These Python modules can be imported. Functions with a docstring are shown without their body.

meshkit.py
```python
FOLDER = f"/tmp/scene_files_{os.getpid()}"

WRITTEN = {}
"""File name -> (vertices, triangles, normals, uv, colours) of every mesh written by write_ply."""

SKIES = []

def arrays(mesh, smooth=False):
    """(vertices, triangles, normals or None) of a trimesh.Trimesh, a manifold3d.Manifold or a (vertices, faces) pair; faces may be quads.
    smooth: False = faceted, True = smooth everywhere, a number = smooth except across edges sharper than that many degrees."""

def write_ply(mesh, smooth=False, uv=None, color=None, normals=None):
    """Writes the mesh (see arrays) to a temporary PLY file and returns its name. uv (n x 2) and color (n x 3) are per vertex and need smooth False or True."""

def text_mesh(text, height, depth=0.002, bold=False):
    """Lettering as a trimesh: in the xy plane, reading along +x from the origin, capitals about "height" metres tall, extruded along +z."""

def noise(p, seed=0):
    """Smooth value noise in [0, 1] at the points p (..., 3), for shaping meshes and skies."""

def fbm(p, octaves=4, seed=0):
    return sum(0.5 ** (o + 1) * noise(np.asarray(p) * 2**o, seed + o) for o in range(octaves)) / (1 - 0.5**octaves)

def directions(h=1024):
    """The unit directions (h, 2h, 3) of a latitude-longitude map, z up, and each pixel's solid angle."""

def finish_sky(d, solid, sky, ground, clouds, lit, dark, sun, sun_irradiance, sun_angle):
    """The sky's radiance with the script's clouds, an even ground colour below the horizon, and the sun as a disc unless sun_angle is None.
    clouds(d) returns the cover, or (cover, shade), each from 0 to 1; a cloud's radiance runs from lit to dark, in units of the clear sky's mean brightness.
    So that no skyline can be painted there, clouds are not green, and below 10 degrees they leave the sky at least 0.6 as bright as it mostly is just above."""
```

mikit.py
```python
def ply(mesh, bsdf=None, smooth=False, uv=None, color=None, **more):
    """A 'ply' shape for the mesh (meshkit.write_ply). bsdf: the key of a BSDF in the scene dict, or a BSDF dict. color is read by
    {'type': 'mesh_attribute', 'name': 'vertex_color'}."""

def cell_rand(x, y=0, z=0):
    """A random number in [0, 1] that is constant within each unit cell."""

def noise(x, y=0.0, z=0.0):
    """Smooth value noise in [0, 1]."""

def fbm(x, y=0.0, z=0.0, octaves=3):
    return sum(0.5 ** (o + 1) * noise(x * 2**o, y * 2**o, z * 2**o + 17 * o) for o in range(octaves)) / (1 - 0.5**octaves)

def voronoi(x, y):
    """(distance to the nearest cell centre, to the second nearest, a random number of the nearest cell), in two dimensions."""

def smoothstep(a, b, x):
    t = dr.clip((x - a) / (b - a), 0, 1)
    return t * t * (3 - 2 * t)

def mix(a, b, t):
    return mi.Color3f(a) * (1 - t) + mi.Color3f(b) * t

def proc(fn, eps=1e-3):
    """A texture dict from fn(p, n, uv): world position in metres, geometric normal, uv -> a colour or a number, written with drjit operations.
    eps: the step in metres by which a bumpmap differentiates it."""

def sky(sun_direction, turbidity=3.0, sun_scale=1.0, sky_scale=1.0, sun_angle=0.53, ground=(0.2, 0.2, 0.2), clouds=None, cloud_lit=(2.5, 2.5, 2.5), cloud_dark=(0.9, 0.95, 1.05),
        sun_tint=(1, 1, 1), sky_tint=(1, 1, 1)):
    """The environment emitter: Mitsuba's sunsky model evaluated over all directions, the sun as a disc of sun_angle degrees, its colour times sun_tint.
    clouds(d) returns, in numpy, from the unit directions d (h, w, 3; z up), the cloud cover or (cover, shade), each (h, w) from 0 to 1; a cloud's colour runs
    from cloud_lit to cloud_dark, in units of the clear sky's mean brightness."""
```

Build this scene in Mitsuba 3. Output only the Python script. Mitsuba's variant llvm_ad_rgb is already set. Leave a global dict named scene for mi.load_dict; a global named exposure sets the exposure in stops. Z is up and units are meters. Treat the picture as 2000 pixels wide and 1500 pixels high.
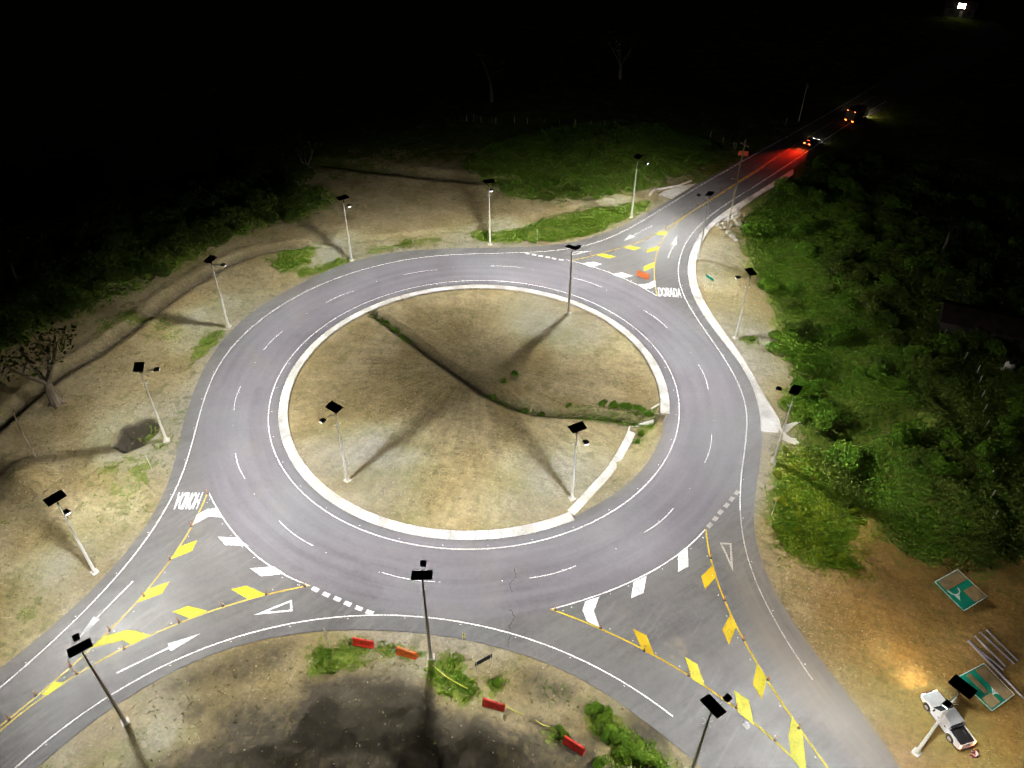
import math, random
import numpy as np
import trimesh, shapely
import shapely.geometry as sg
import manifold3d as m3
import drjit as dr
import mitsuba as mi
import mikit, meshkit
from scipy.interpolate import splprep, splev

T = mi.ScalarTransform4f
RNG = np.random.default_rng(7)
scene, labels = {}, {}

# ---------------------------------------------------------------- camera, night sky, exposure
EYE, PITCH, ROLL = np.array([5.19, -85.92, 71.92]), math.radians(39.596), math.radians(0.332)
_f = np.array([0, math.cos(PITCH), -math.sin(PITCH)])
_u = np.array([0, math.sin(PITCH), math.cos(PITCH)])
_x = np.array([1.0, 0, 0])
UP = -math.sin(ROLL) * _x + math.cos(ROLL) * _u
scene['camera'] = {'type': 'perspective', 'fov': 65.966, 'fov_axis': 'x', 'near_clip': 0.5, 'far_clip': 3000.0,
                   'to_world': T().look_at(origin=EYE.tolist(), target=(EYE + 50 * _f).tolist(), up=UP.tolist())}
NIGHT = 2.5e-5
scene['sky'] = {**mikit.sky([0.5, 0.3, 0.25], turbidity=3, sun_scale=0.0, sky_scale=NIGHT, ground=(0.1, 0.1, 0.1)), 'sampling_weight': 0.7}
labels['sky'] = {'kind': 'structure'}
exposure = 0.0
LAMP = 63000.0         # radiance of a street lamp's LED lens
LAMP_RGB = (1.0, 0.96, 0.91)

SITE = {'apron': [(34.5, 61.08), (36.95, 59.53), (40.72, 63.7), (43.11, 66.57), (39.27, 65.09), (36.01, 62.94)],
 'apron_wall': [(32.58, 60.6), (33.95, 63.14), (39.31, 65.33), (42.21, 67.53), (48.73, 73.6)],
 'arrows': [[(-36.2, -33.23), (-38.27, -37.91), (-38.69, -37.79), (-37.82, -38.09), (-39.22, -40.58)], [(-33.77, -44.19), (-29.53, -41.34), (-29.9, -40.99), (-29.13, -41.74), (-26.81, -39.67)],
            [(31.55, 48.21), (27.43, 44.43), (27.0, 44.81), (27.96, 44.05), (25.51, 42.4)], [(32.69, 36.36), (34.5, 41.01), (34.08, 41.28), (35.02, 40.73), (35.74, 44.72)]],
 'asphalt_bottom': [(22.79, -53.12), (21.68, -52.35), (19.74, -50.66), (17.49, -48.51), (14.45, -46.16), (12.42, -44.56), (9.2, -42.81), (5.35, -41.35), (0.08, -40.15), (-5.25, -39.59), (-10.59, -39.26), (-15.86, -39.41),
                    (-20.91, -40.4), (-25.64, -42.12), (-29.66, -45.37), (-32.52, -47.64), (-35.38, -50.64), (-37.21, -53.33)],
 'asphalt_left': [(-45.5, -43.72), (-42.46, -38.98), (-40.87, -35.58), (-39.66, -32.99), (-38.68, -29.98), (-37.73, -25.44), (-37.32, -21.44), (-37.37, -17.61), (-37.71, -14.28), (-38.65, -9.99), (-39.41, -4.89), (-39.72, 0.62),
                  (-39.46, 9.76), (-37.17, 17.23), (-34.57, 21.64), (-31.4, 26.29), (-25.99, 32.08), (-19.91, 36.13), (-13.33, 38.35), (-4.2, 39.55), (5.05, 39.84), (9.68, 40.07), (14.38, 41.43), (19.19, 43.37), (23.2, 45.93),
                  (27.44, 49.58), (32.92, 55.51), (37.15, 59.53), (41.64, 64.18), (48.33, 71.56), (54.82, 78.39), (63.01, 87.12), (71.22, 95.93), (84.6, 109.94), (99.63, 125.68)],
 'asphalt_right': [(92.33, 104.62), (77.48, 88.78), (65.11, 73.43), (59.25, 67.51), (53.56, 61.32), (49.57, 57.24), (44.42, 51.63), (40.36, 45.55), (37.97, 40.58), (36.34, 35.35), (35.3, 30.25), (35.1, 27.0), (35.15, 22.36),
                   (35.85, 17.97), (36.99, 13.81), (38.08, 9.86), (38.92, 6.58), (39.3, 2.27), (39.49, -1.37), (39.2, -4.41), (38.78, -7.33), (38.33, -10.33), (37.51, -13.2), (36.37, -16.31), (35.35, -19.03), (34.41, -21.95),
                   (33.74, -25.13), (33.39, -29.61), (33.68, -33.08), (34.5, -36.35), (35.64, -40.03), (36.87, -42.91), (38.28, -46.43), (39.57, -50.44), (40.32, -52.88)],
 'barriers': [[(-10.95, -40.63), (-8.64, -41.09)], [(-6.2, -41.82), (-4.22, -42.5)], [(2.67, -47.38), (4.59, -48.03)], [(10.26, -50.76), (11.89, -51.84)], [(26.81, 30.48), (28.09, 29.51)], [(55.36, 80.83), (56.43, 80.58)]],
 'culvert_island': [(24.4, -4.33), (25.68, -3.25), (22.25, -7.58), (24.37, -6.64)],
 'culvert_right': [(41.04, -7.92), (41.72, -7.71), (44.08, -6.88), (41.43, -9.32), (42.91, -10.87)],
 'culvert_top': [(45.67, 51.03), (47.43, 51.88), (48.5, 52.72), (49.05, 55.28)],
 'delineators': [(47.49, 63.55), (43.46, 58.71), (41.57, 56.71), (39.65, 54.31), (37.77, 51.97), (35.97, 49.88), (33.8, 47.04), (30.11, 43.12), (27.04, 41.01), (23.18, 38.58), (18.98, 36.56), (-31.89, -20.31), (-32.26, -25.47),
                 (-33.15, -30.3), (-34.32, -35.15), (-36.32, -39.43), (-38.58, -43.5), (-40.61, -46.55), (-41.99, -48.96), (-17.29, -33.77), (-21.22, -34.86), (-25.48, -36.38), (-29.45, -38.41), (-33.98, -41.54), (-37.63, -44.27),
                 (9.95, -36.58), (14.56, -38.79), (18.77, -41.38), (22.83, -44.11), (26.84, -47.38), (29.72, -50.55), (27.76, -29.65), (28.17, -35.31), (29.15, -40.08), (30.59, -44.5), (32.27, -49.37)],
 'fence_posts_far': [(-5.97, 99.83), (-4.36, 99.53), (-2.51, 99.24), (0.07, 98.64), (0.93, 98.33), (5.44, 98.72), (8.49, 98.77), (12.38, 98.19), (16.12, 97.3), (19.87, 97.04), (23.37, 96.78), (26.56, 95.89), (29.1, 95.92),
                     (50.56, 90.76), (52.64, 86.97), (54.65, 84.43), (54.88, 83.87), (70.03, 98.74)],
 'fence_posts_right': [(73.95, 16.1), (76.81, 15.99), (74.32, 13.23), (74.73, 10.21), (75.18, 6.92), (74.31, 4.36), (73.17, 1.07), (72.06, -1.96), (70.84, -5.2), (69.41, -8.59), (68.01, -12.01), (66.95, -14.99), (65.56, -18.36),
                       (64.22, -21.73)],
 'guide_signs': [[(37.55, 27.19), (38.4, 25.78)], [(1.91, -44.19), (3.24, -43.37)]],
 'houses': [[(71.79, 21.25), (84.88, 15.65)], [(151.83, 189.4), (156.7, 188.31)]],
 'island_gap': [(26.53, -5.16), (25.96, -6.21), (25.36, -8.46), (24.39, -11.03), (22.76, -14.25), (20.74, -16.97), (19.35, -18.55), (16.14, -21.27), (13.54, -23.08), (12.08, -24.05)],
 'island_low_kerb_inner': [(20.98, -7.79), (20.3, -9.69), (19.01, -12.41), (17.41, -15.39), (15.3, -18.32), (13.36, -20.96), (11.9, -22.77)],
 'island_low_kerb_outer': [(22.25, -7.58), (21.35, -9.98), (19.95, -12.87), (18.19, -16.1), (16.0, -19.18), (14.06, -21.7), (12.72, -23.41)],
 'kerb_inner_gutter': [(65.22, 73.82), (59.31, 67.75), (56.36, 64.37), (53.61, 61.55), (49.62, 57.46), (44.46, 51.84), (40.39, 45.74), (38.0, 40.77), (36.34, 35.35), (35.3, 30.25), (35.1, 27.0), (35.15, 22.36), (35.85, 17.97),
                       (36.99, 13.81), (38.08, 9.86), (38.92, 6.58), (39.3, 2.27), (39.49, -1.37), (39.2, -4.41), (38.71, -7.33), (38.56, -8.55)],
 'kerb_outer_gutter': [(64.46, 71.02), (58.58, 64.87), (55.77, 61.92), (53.03, 59.06), (48.96, 54.42), (45.2, 50.61), (42.11, 46.75), (40.05, 42.29), (37.95, 36.78), (36.74, 30.92), (36.48, 26.07), (36.72, 20.89), (37.53, 16.57),
                       (38.57, 12.22), (39.21, 9.35), (39.86, 5.37), (40.36, 1.12), (40.68, -1.8), (41.26, -4.61), (41.57, -6.69), (40.67, -8.83)],
 'lamps': {1: (-40.9, -32.04),
           2: (-40.14, -10.98),
           3: (-39.14, 14.7),
           4: (-23.18, 35.03),
           5: (1.04, 40.9),
           6: (27.96, 51.64),
           7: (14.16, 18.9),
           8: (39.65, 12.49),
           9: (38.75, -14.3),
           10: (12.56, -20.8),
           11: (-15.2, -17.96),
           12: (-2.8, -42.32),
           13: (-30.97, -49.15),
           14: (21.46, -53.58),
           15: (42.44, -51.62),
           17: (38.13, 36.25)},
 'lane_dashes': [[(-13.54, 30.21), (-7.87, 31.94)], [(-25.2, 21.59), (-21.26, 25.14)], [(-32.21, 8.67), (-30.47, 13.55)], [(-32.93, -4.94), (-33.38, 0.11)], [(-30.44, -13.29), (-27.99, -17.8)],
                 [(-22.22, -24.54), (-17.44, -28.23)], [(-9.11, -31.88), (-3.11, -33.07)], [(7.23, -32.52), (12.47, -30.82)], [(20.7, -26.0), (24.67, -22.27)], [(29.85, -14.56), (31.79, -9.2)], [(33.07, 0.14), (32.69, 5.79)],
                 [(29.46, 15.1), (26.37, 19.9)], [(20.16, 26.69), (15.58, 29.54)], [(6.94, 32.78), (1.23, 33.32)]],
 'mounds': [(-5.09, -45.91, 3.2, 1.2), (-2.46, -50.45, 3.0, 1.7), (2.55, -51.14, 3.2, 2.0), (-8.86, -50.49, 5, 1.5), (5.85, -52.3, 3, 1.2), (-14.97, -52.88, 5, 0.9), (-55.58, -18.01, 3.0, 1.7), (41.85, -33.03, 4, 1.0),
            (44.39, -36.92, 4, 0.8), (39.85, -30.27, 3, 0.6)],
 'person': (47.86, -51.87),
 'pickup': [(45.55, -46.25), (46.98, -51.17)],
 'plates': [(36.26, -23.23), (9.61, 41.18), (-39.95, -16.66), (-13.25, -41.23)],
 'regions': {'field_top': [(-6.13, 75.44), (0.23, 86.51), (12.03, 94.12), (29.44, 100.69), (41.3, 97.67), (51.13, 85.8), (50.43, 79.41), (40.24, 68.47), (33.24, 64.07), (28.63, 60.32), (15.11, 57.03), (4.97, 59.12),
                           (-2.57, 69.13)],
             'grass_b': [(-38.36, 33.65), (-36.62, 37.72), (-32.96, 39.95), (-29.65, 39.62), (-30.32, 33.74), (-33.7, 30.82)],
             'grass_c': [(-31.64, 31.51), (-27.45, 35.16), (-23.08, 36.09), (-24.03, 33.64), (-28.23, 29.88), (-31.55, 29.03)],
             'grass_d': [(-22.23, 36.45), (-20.75, 38.81), (-14.61, 41.65), (-9.15, 43.61), (-7.92, 42.3), (-13.52, 40.18), (-18.71, 37.39)],
             'grass_e': [(-43.64, 5.93), (-42.31, 12.76), (-39.78, 14.42), (-39.16, 12.79), (-40.43, 7.83), (-42.01, 4.36)],
             'grass_f': [(-42.15, -11.0), (-39.88, -11.75), (-39.66, -13.36), (-41.8, -12.91)],
             'grass_g': [(-15.37, -41.83), (-13.59, -40.24), (-9.39, -40.21), (-5.05, -41.47), (-3.43, -42.15), (-4.91, -42.79), (-7.85, -41.95), (-10.45, -43.49), (-14.28, -44.24)],
             'grass_h': [(-3.45, -44.17), (-2.61, -42.71), (-0.87, -41.85), (0.45, -42.3), (0.52, -43.7), (1.84, -44.79), (2.64, -46.28), (0.94, -47.02), (-1.09, -46.15), (-2.87, -45.63)],
             'grass_i': [(3.09, -44.78), (5.1, -44.33), (4.61, -45.31), (3.37, -45.64)],
             'grass_j': [(8.34, -49.66), (9.7, -49.4), (10.33, -50.18), (9.17, -50.62)],
             'grass_k': [(12.75, -46.95), (14.14, -47.97), (16.37, -49.85), (18.33, -51.29), (20.41, -53.0), (14.61, -53.17), (14.32, -51.31), (13.06, -49.38)],
             'grass_l': [(36.15, -23.15), (37.83, -17.71), (40.4, -12.23), (45.21, -12.2), (49.31, -15.85), (48.25, -22.66), (43.97, -27.34), (42.74, -32.34), (40.36, -32.36), (37.64, -29.93), (35.69, -27.4)],
             'grass_m': [(21.0, -9.49), (22.4, -7.98), (23.94, -7.76), (23.24, -9.47), (21.83, -11.63), (21.07, -11.25)],
             'grass_n': [(40.54, 11.84), (42.82, 13.19), (43.2, 11.47), (41.27, 10.92)],
             'lawn_top': [(-1.68, 46.03), (5.02, 46.11), (9.89, 49.77), (14.91, 52.73), (21.56, 55.37), (28.29, 57.2), (32.32, 58.57), (32.43, 56.37), (29.79, 52.92), (26.02, 49.97), (22.31, 46.71), (18.3, 44.13), (12.54, 42.16),
                          (5.04, 41.32), (-0.58, 41.82), (-3.02, 44.07)],
             'left_yellow': [(-45.38, -23.37), (-46.91, -16.62), (-43.13, -12.92), (-39.18, -14.75), (-39.25, -20.03), (-40.81, -24.13)],
             'pit': [(-46.34, -11.81), (-46.33, -8.87), (-44.19, -7.23), (-42.67, -7.62), (-42.34, -9.53), (-43.21, -11.78), (-44.78, -12.94)],
             'scrub_far': [(-33.98, 83.18), (-7.37, 98.53), (29.85, 104.99), (66.5, 101.26), (77.24, 113.35), (82.15, 164.8), (4.55, 173.88), (-81.75, 142.61), (-79.07, 94.31), (-51.5, 80.16)],
             'scrub_left': [(-81.53, -0.89), (-71.32, 7.54), (-66.67, 14.15), (-61.01, 19.88), (-53.73, 30.1), (-47.85, 40.15), (-41.01, 46.35), (-33.93, 49.24), (-30.27, 56.02), (-32.43, 62.29), (-41.77, 66.9), (-58.84, 67.16),
                            (-75.37, 55.46), (-101.45, 32.09)],
             'scrub_right': [(48.65, 50.24), (56.44, 60.45), (71.11, 75.19), (90.24, 82.15), (112.37, 69.43), (98.61, 21.52), (73.69, -23.27), (62.45, -29.4), (57.02, -30.51), (50.66, -29.12), (48.86, -22.65), (44.91, -23.48),
                             (43.07, -10.29), (43.71, -4.16), (46.62, 2.57), (46.67, 11.24), (48.39, 21.01), (48.12, 32.05)],
             'soil_bush': [(5.86, -43.11), (8.42, -43.09), (11.87, -45.27), (11.51, -47.12), (8.31, -47.5), (6.26, -45.57)],
             'soil_edge': [(-29.74, -45.15), (-25.45, -42.75), (-20.77, -40.99), (-16.98, -40.38), (-17.89, -43.26), (-20.77, -44.93), (-24.54, -45.76), (-27.72, -46.68)],
             'soil_pile': [(-14.69, -45.16), (-9.88, -43.88), (-5.72, -44.73), (-3.09, -46.0), (-0.45, -48.36), (1.98, -48.55), (5.38, -50.4), (8.6, -53.65), (-26.5, -54.3), (-21.52, -51.04), (-15.72, -49.55)]},
 'short_posts': [(0.28, -40.03), (0.49, -40.09)],
 'shrubs': [(-14.98, 16.75, 0.8), (-13.27, 14.68, 0.7), (-11.89, 13.06, 0.6), (5.55, 3.01, 0.9), (4.09, 1.25, 0.8), (6.97, -4.48, 0.8), (9.42, -4.99, 0.7), (2.68, -1.48, 0.7), (12.99, -3.9, 0.7), (17.64, -3.32, 1.0),
            (19.37, -3.84, 1.1), (20.87, -4.36, 1.2), (22.43, -4.88, 1.2), (23.74, -5.6, 1.0), (22.22, -9.48, 0.8), (21.71, -10.95, 0.6), (42.17, 12.12, 0.8), (9.91, -49.99, 0.9), (13.19, -47.62, 1.2), (14.33, -48.63, 1.3),
            (14.41, -50.35, 1.4), (15.48, -51.54, 1.5), (17.03, -52.23, 1.6), (18.57, -52.92, 1.4), (13.27, -52.72, 1.2), (3.85, -45.05, 0.8)],
 'sign_boards': [[(51.74, -32.76), (55.08, -31.01), (56.78, -34.65), (53.35, -36.54)], [(49.18, -44.22), (52.63, -42.65), (54.12, -46.02), (51.08, -47.75)]],
 'steel_poles': [[(52.24, -40.16), (54.93, -46.59)], [(52.42, -40.46), (54.29, -43.36)], [(53.19, -39.56), (54.69, -42.97)], [(53.99, -39.08), (55.7, -42.68)], [(54.75, -38.83), (56.22, -42.34)]],
 'stones': [(44.01, 48.56, 1.1), (44.25, 47.37, 0.9), (45.11, 47.77, 0.7), (45.75, 46.2, 0.7), (45.14, 45.61, 0.9), (46.03, 44.84, 1.0), (46.41, 43.5, 0.8), (48.13, 49.22, 1.6), (45.06, 48.98, 0.8), (31.93, 60.36, 0.6),
            (32.29, 58.35, 0.5), (46.63, 48.59, 0.8), (47.75, 50.64, 0.8)],
 'tank': (80.21, 7.72),
 'tape': [[(-2.48, -43.67), (1.08, -45.87)], [(4.63, -47.62), (6.54, -48.47)], [(7.54, -49.02), (8.83, -49.6)]],
 'trees': [(-37.01, 66.97), (-0.39, 112.82), (33.87, 130.96), (-57.18, -3.98), (-77.1, 25.81), (85.2, 43.19)],
 'trenches': {'island': [(-17.22, 18.87), (-13.27, 14.68), (-10.57, 11.74), (-6.26, 6.9), (-2.22, 2.71), (1.59, -1.04), (5.21, -3.43), (9.42, -4.99), (14.32, -5.27), (19.16, -5.96), (22.55, -6.75), (25.45, -5.9)],
              'left': [(-66.51, -14.97), (-63.8, -7.39), (-62.19, -2.06), (-59.97, 3.48), (-57.5, 7.42), (-55.45, 11.96), (-52.97, 18.22), (-50.46, 24.21), (-47.5, 29.84), (-43.65, 34.98), (-39.86, 37.86), (-33.85, 39.76)],
              'left_shallow': [(-33.85, 39.76), (-26.68, 41.14), (-17.62, 43.32), (-8.33, 45.36), (0.18, 47.84), (9.93, 51.83), (20.05, 55.35), (29.43, 58.31)],
              'north': [(-36.07, 76.08), (-27.97, 73.84), (-18.92, 71.41), (-9.0, 69.05), (-1.44, 67.44), (6.01, 66.09)],
              'right': [(41.27, -8.12), (43.4, -9.1), (47.44, -9.27), (52.21, -7.22), (61.78, -4.0)]},
 'utility_poles': [(45.35, 46.59), (73.84, 101.05), (-55.76, -14.24)],
 'vehicles': [(73.06, 87.27), (85.0, 98.97), (93.63, 108.35)],
 'white_bars': [[(-31.21, -22.78), (-30.13, -22.69), (-29.11, -24.12), (-30.67, -23.97), (-32.19, -25.32), (-32.16, -23.67)], [(-28.77, -26.97), (-26.54, -27.11), (-24.81, -28.28), (-27.52, -28.23)],
                [(-23.88, -31.43), (-21.27, -31.13), (-19.78, -32.16), (-22.35, -32.52)], [(24.2, -29.1), (25.41, -28.14), (25.08, -30.8), (23.74, -31.65)], [(18.64, -32.99), (20.22, -32.09), (19.59, -34.38), (18.12, -35.11)],
                [(13.19, -35.47), (14.77, -34.88), (14.03, -36.68), (14.46, -38.67), (13.23, -38.0), (12.78, -36.63)], [(17.2, 34.27), (19.5, 34.99), (20.96, 34.14), (18.91, 33.09)],
                [(22.26, 30.77), (24.09, 31.45), (26.0, 30.31), (23.9, 29.63)], [(26.28, 27.55), (28.06, 27.89), (29.43, 29.03), (29.34, 27.1), (28.28, 26.3), (27.18, 26.44)]],
 'white_lines': {'bottom': [(-39.3, -53.48), (-37.22, -50.75), (-33.95, -47.13), (-30.18, -43.9), (-25.89, -41.32), (-21.19, -39.33), (-16.14, -38.07), (-10.87, -37.42), (-8.18, -37.34), (-2.75, -37.61), (1.32, -38.45),
                            (5.34, -39.61), (9.26, -41.03), (13.04, -42.84), (16.64, -45.18), (18.93, -46.81), (20.73, -48.24)],
                 'left': [(-44.41, -45.88), (-43.18, -43.25), (-41.13, -39.82), (-39.42, -36.15), (-38.64, -33.45), (-37.26, -28.52), (-36.07, -21.84), (-35.98, -17.77), (-36.19, -14.73), (-37.2, -7.47), (-37.78, -2.17),
                          (-37.9, 0.64), (-37.78, 6.6), (-36.04, 12.96), (-32.9, 19.88), (-28.94, 24.75), (-23.06, 30.44), (-17.35, 33.88), (-8.6, 36.61), (-1.81, 37.49), (5.05, 37.75), (10.56, 38.26), (15.69, 39.59),
                          (19.02, 40.92), (22.96, 43.22), (26.12, 46.36), (29.44, 50.01), (34.07, 55.09), (38.87, 60.0), (44.0, 65.63), (49.42, 71.57), (55.06, 77.46), (61.02, 83.68), (67.28, 90.11), (74.24, 97.22),
                          (80.55, 104.1), (94.58, 118.73)],
                 'right': [(91.53, 105.94), (72.31, 84.69), (66.36, 78.02), (60.18, 71.22), (54.37, 64.82), (48.88, 58.78), (43.63, 52.66), (39.71, 47.31), (36.94, 42.25), (35.18, 37.1), (33.98, 31.9), (33.47, 27.63),
                           (33.55, 23.87), (34.18, 19.69), (35.29, 14.07), (36.58, 8.56), (37.34, 4.14), (37.76, -0.04), (37.6, -4.0), (36.96, -7.75), (35.86, -11.7), (34.21, -16.15), (33.1, -19.47), (32.32, -22.78),
                           (32.01, -26.68), (32.19, -31.03), (32.83, -35.4), (33.53, -40.05), (34.9, -44.42)],
                 'splitter_left': [(-31.88, -20.14), (-29.54, -23.25), (-27.56, -25.98), (-24.79, -28.58), (-22.23, -30.72), (-19.88, -32.23), (-16.75, -33.7)],
                 'splitter_right': [(27.9, -25.49), (25.91, -27.62), (22.56, -30.4), (19.45, -32.3), (16.47, -33.87), (13.59, -35.14), (9.41, -36.52)],
                 'splitter_top': [(14.66, 35.63), (15.45, 35.29), (19.35, 33.09), (22.7, 30.77), (25.89, 27.86), (29.1, 24.13)]},
 'words': [('HONDA', [(-32.51, -20.12), (-35.5, -20.09), (-35.44, -22.88)]), ('DORADA', [(29.37, 23.98), (33.1, 23.71), (29.64, 26.79)])],
 'yellow_bars': [[(-30.91, -27.51), (-31.07, -29.06), (-33.04, -30.3), (-32.77, -28.49)], [(-32.2, -33.27), (-32.49, -34.87), (-34.81, -36.06), (-34.1, -34.22)],
                 [(-37.44, -41.45), (-36.69, -40.09), (-34.57, -39.3), (-33.62, -39.41), (-31.85, -39.94), (-33.37, -41.07), (-34.51, -40.55)], [(-25.21, -34.23), (-23.66, -33.75), (-21.22, -34.86), (-23.05, -35.46)],
                 [(-30.58, -37.11), (-29.2, -36.34), (-26.94, -36.96), (-28.43, -37.91)], [(-40.07, -46.44), (-39.44, -45.1), (-38.32, -45.26), (-39.51, -46.59)],
                 [(27.82, -30.57), (27.82, -32.31), (26.33, -33.94), (26.21, -32.18)], [(28.49, -36.96), (28.74, -38.57), (27.55, -40.68), (27.18, -38.89)], [(29.87, -42.85), (30.5, -44.45), (29.48, -46.59), (28.96, -45.0)],
                 [(31.97, -48.17), (32.54, -49.61), (31.94, -53.07), (31.45, -53.34), (30.84, -52.01), (31.11, -50.11)], [(17.87, -38.77), (19.25, -39.6), (19.82, -42.06), (18.61, -41.38)],
                 [(22.78, -41.98), (23.92, -42.83), (24.27, -45.35), (23.12, -44.49)], [(27.02, -45.6), (28.23, -46.65), (28.15, -49.14), (26.92, -47.89)], [(20.12, 37.18), (21.45, 37.73), (23.55, 36.79), (22.3, 36.07)],
                 [(25.34, 39.89), (26.44, 40.64), (28.59, 39.92), (27.0, 38.99)], [(31.48, 44.86), (32.8, 46.12), (34.22, 45.98), (33.23, 44.49)], [(29.44, 39.38), (31.85, 40.7), (31.36, 39.22), (29.1, 38.11)],
                 [(28.05, 33.36), (30.14, 34.93), (29.81, 33.21), (27.85, 31.83)]],
 'yellow_lines': {'left_a': [(-31.93, -20.4), (-32.27, -25.24), (-33.17, -30.23), (-34.36, -35.21), (-36.27, -39.43), (-38.39, -43.11), (-40.44, -46.39), (-42.48, -49.71)],
                  'left_b': [(-16.75, -33.7), (-21.22, -34.86), (-25.7, -36.57), (-29.43, -38.47), (-33.27, -41.07), (-36.3, -43.21), (-38.71, -45.26), (-40.93, -47.95), (-42.24, -50.2)],
                  'right_a': [(9.41, -36.52), (12.59, -37.88), (14.56, -38.79), (15.93, -39.57), (19.82, -42.06), (23.06, -44.28), (24.37, -45.35), (26.31, -46.87), (28.19, -48.94), (29.61, -50.41), (30.9, -52.15),
                              (31.67, -53.21)],
                  'right_b': [(27.96, -25.49), (27.84, -28.93), (27.91, -32.45), (28.26, -36.21), (29.08, -39.9), (29.88, -42.56), (30.89, -45.31), (31.79, -48.12), (32.94, -50.87), (33.88, -53.06)],
                  'top_a': [(15.45, 35.29), (18.71, 36.56), (22.55, 38.76), (26.48, 41.01), (30.62, 44.08), (34.11, 47.24), (37.41, 50.93), (41.1, 55.18), (44.96, 59.63), (51.77, 67.41), (58.99, 75.28), (68.46, 85.77),
                            (84.48, 103.5)],
                  'top_b': [(29.12, 24.28), (29.45, 28.55), (29.72, 31.85), (30.84, 37.41), (32.43, 42.2), (34.38, 46.46), (36.91, 50.3), (39.82, 53.57), (45.1, 59.29), (51.88, 66.93), (59.09, 74.77)]},
 'yield_rows': [[(-16.04, -34.16), (-14.76, -34.82), (-13.44, -35.39), (-12.24, -35.97), (-10.95, -36.53), (-9.74, -37.03)], [(28.55, -24.86), (29.42, -23.84), (30.23, -22.79), (31.19, -21.73), (32.03, -20.69), (32.88, -19.64)],
                [(7.8, 37.69), (8.98, 37.25), (10.16, 36.82), (11.42, 36.39), (12.5, 35.96), (13.75, 35.54)]],
 'yield_triangles': [[(-21.89, -37.43), (-18.31, -35.49), (-17.88, -36.96)], [(29.91, -31.54), (29.2, -27.37), (30.59, -27.51)], [(19.41, 38.72), (15.73, 37.06), (15.8, 38.32)]]}

# ---------------------------------------------------------------- helpers
def numbered(key):
    taken = lambda k: k in labels or k in scene or k in USED
    k, i = key, 0
    while taken(k):
        i += 1
        k = f'{key}_{i:03d}'
    USED.add(k)
    return k
USED = set()

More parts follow.
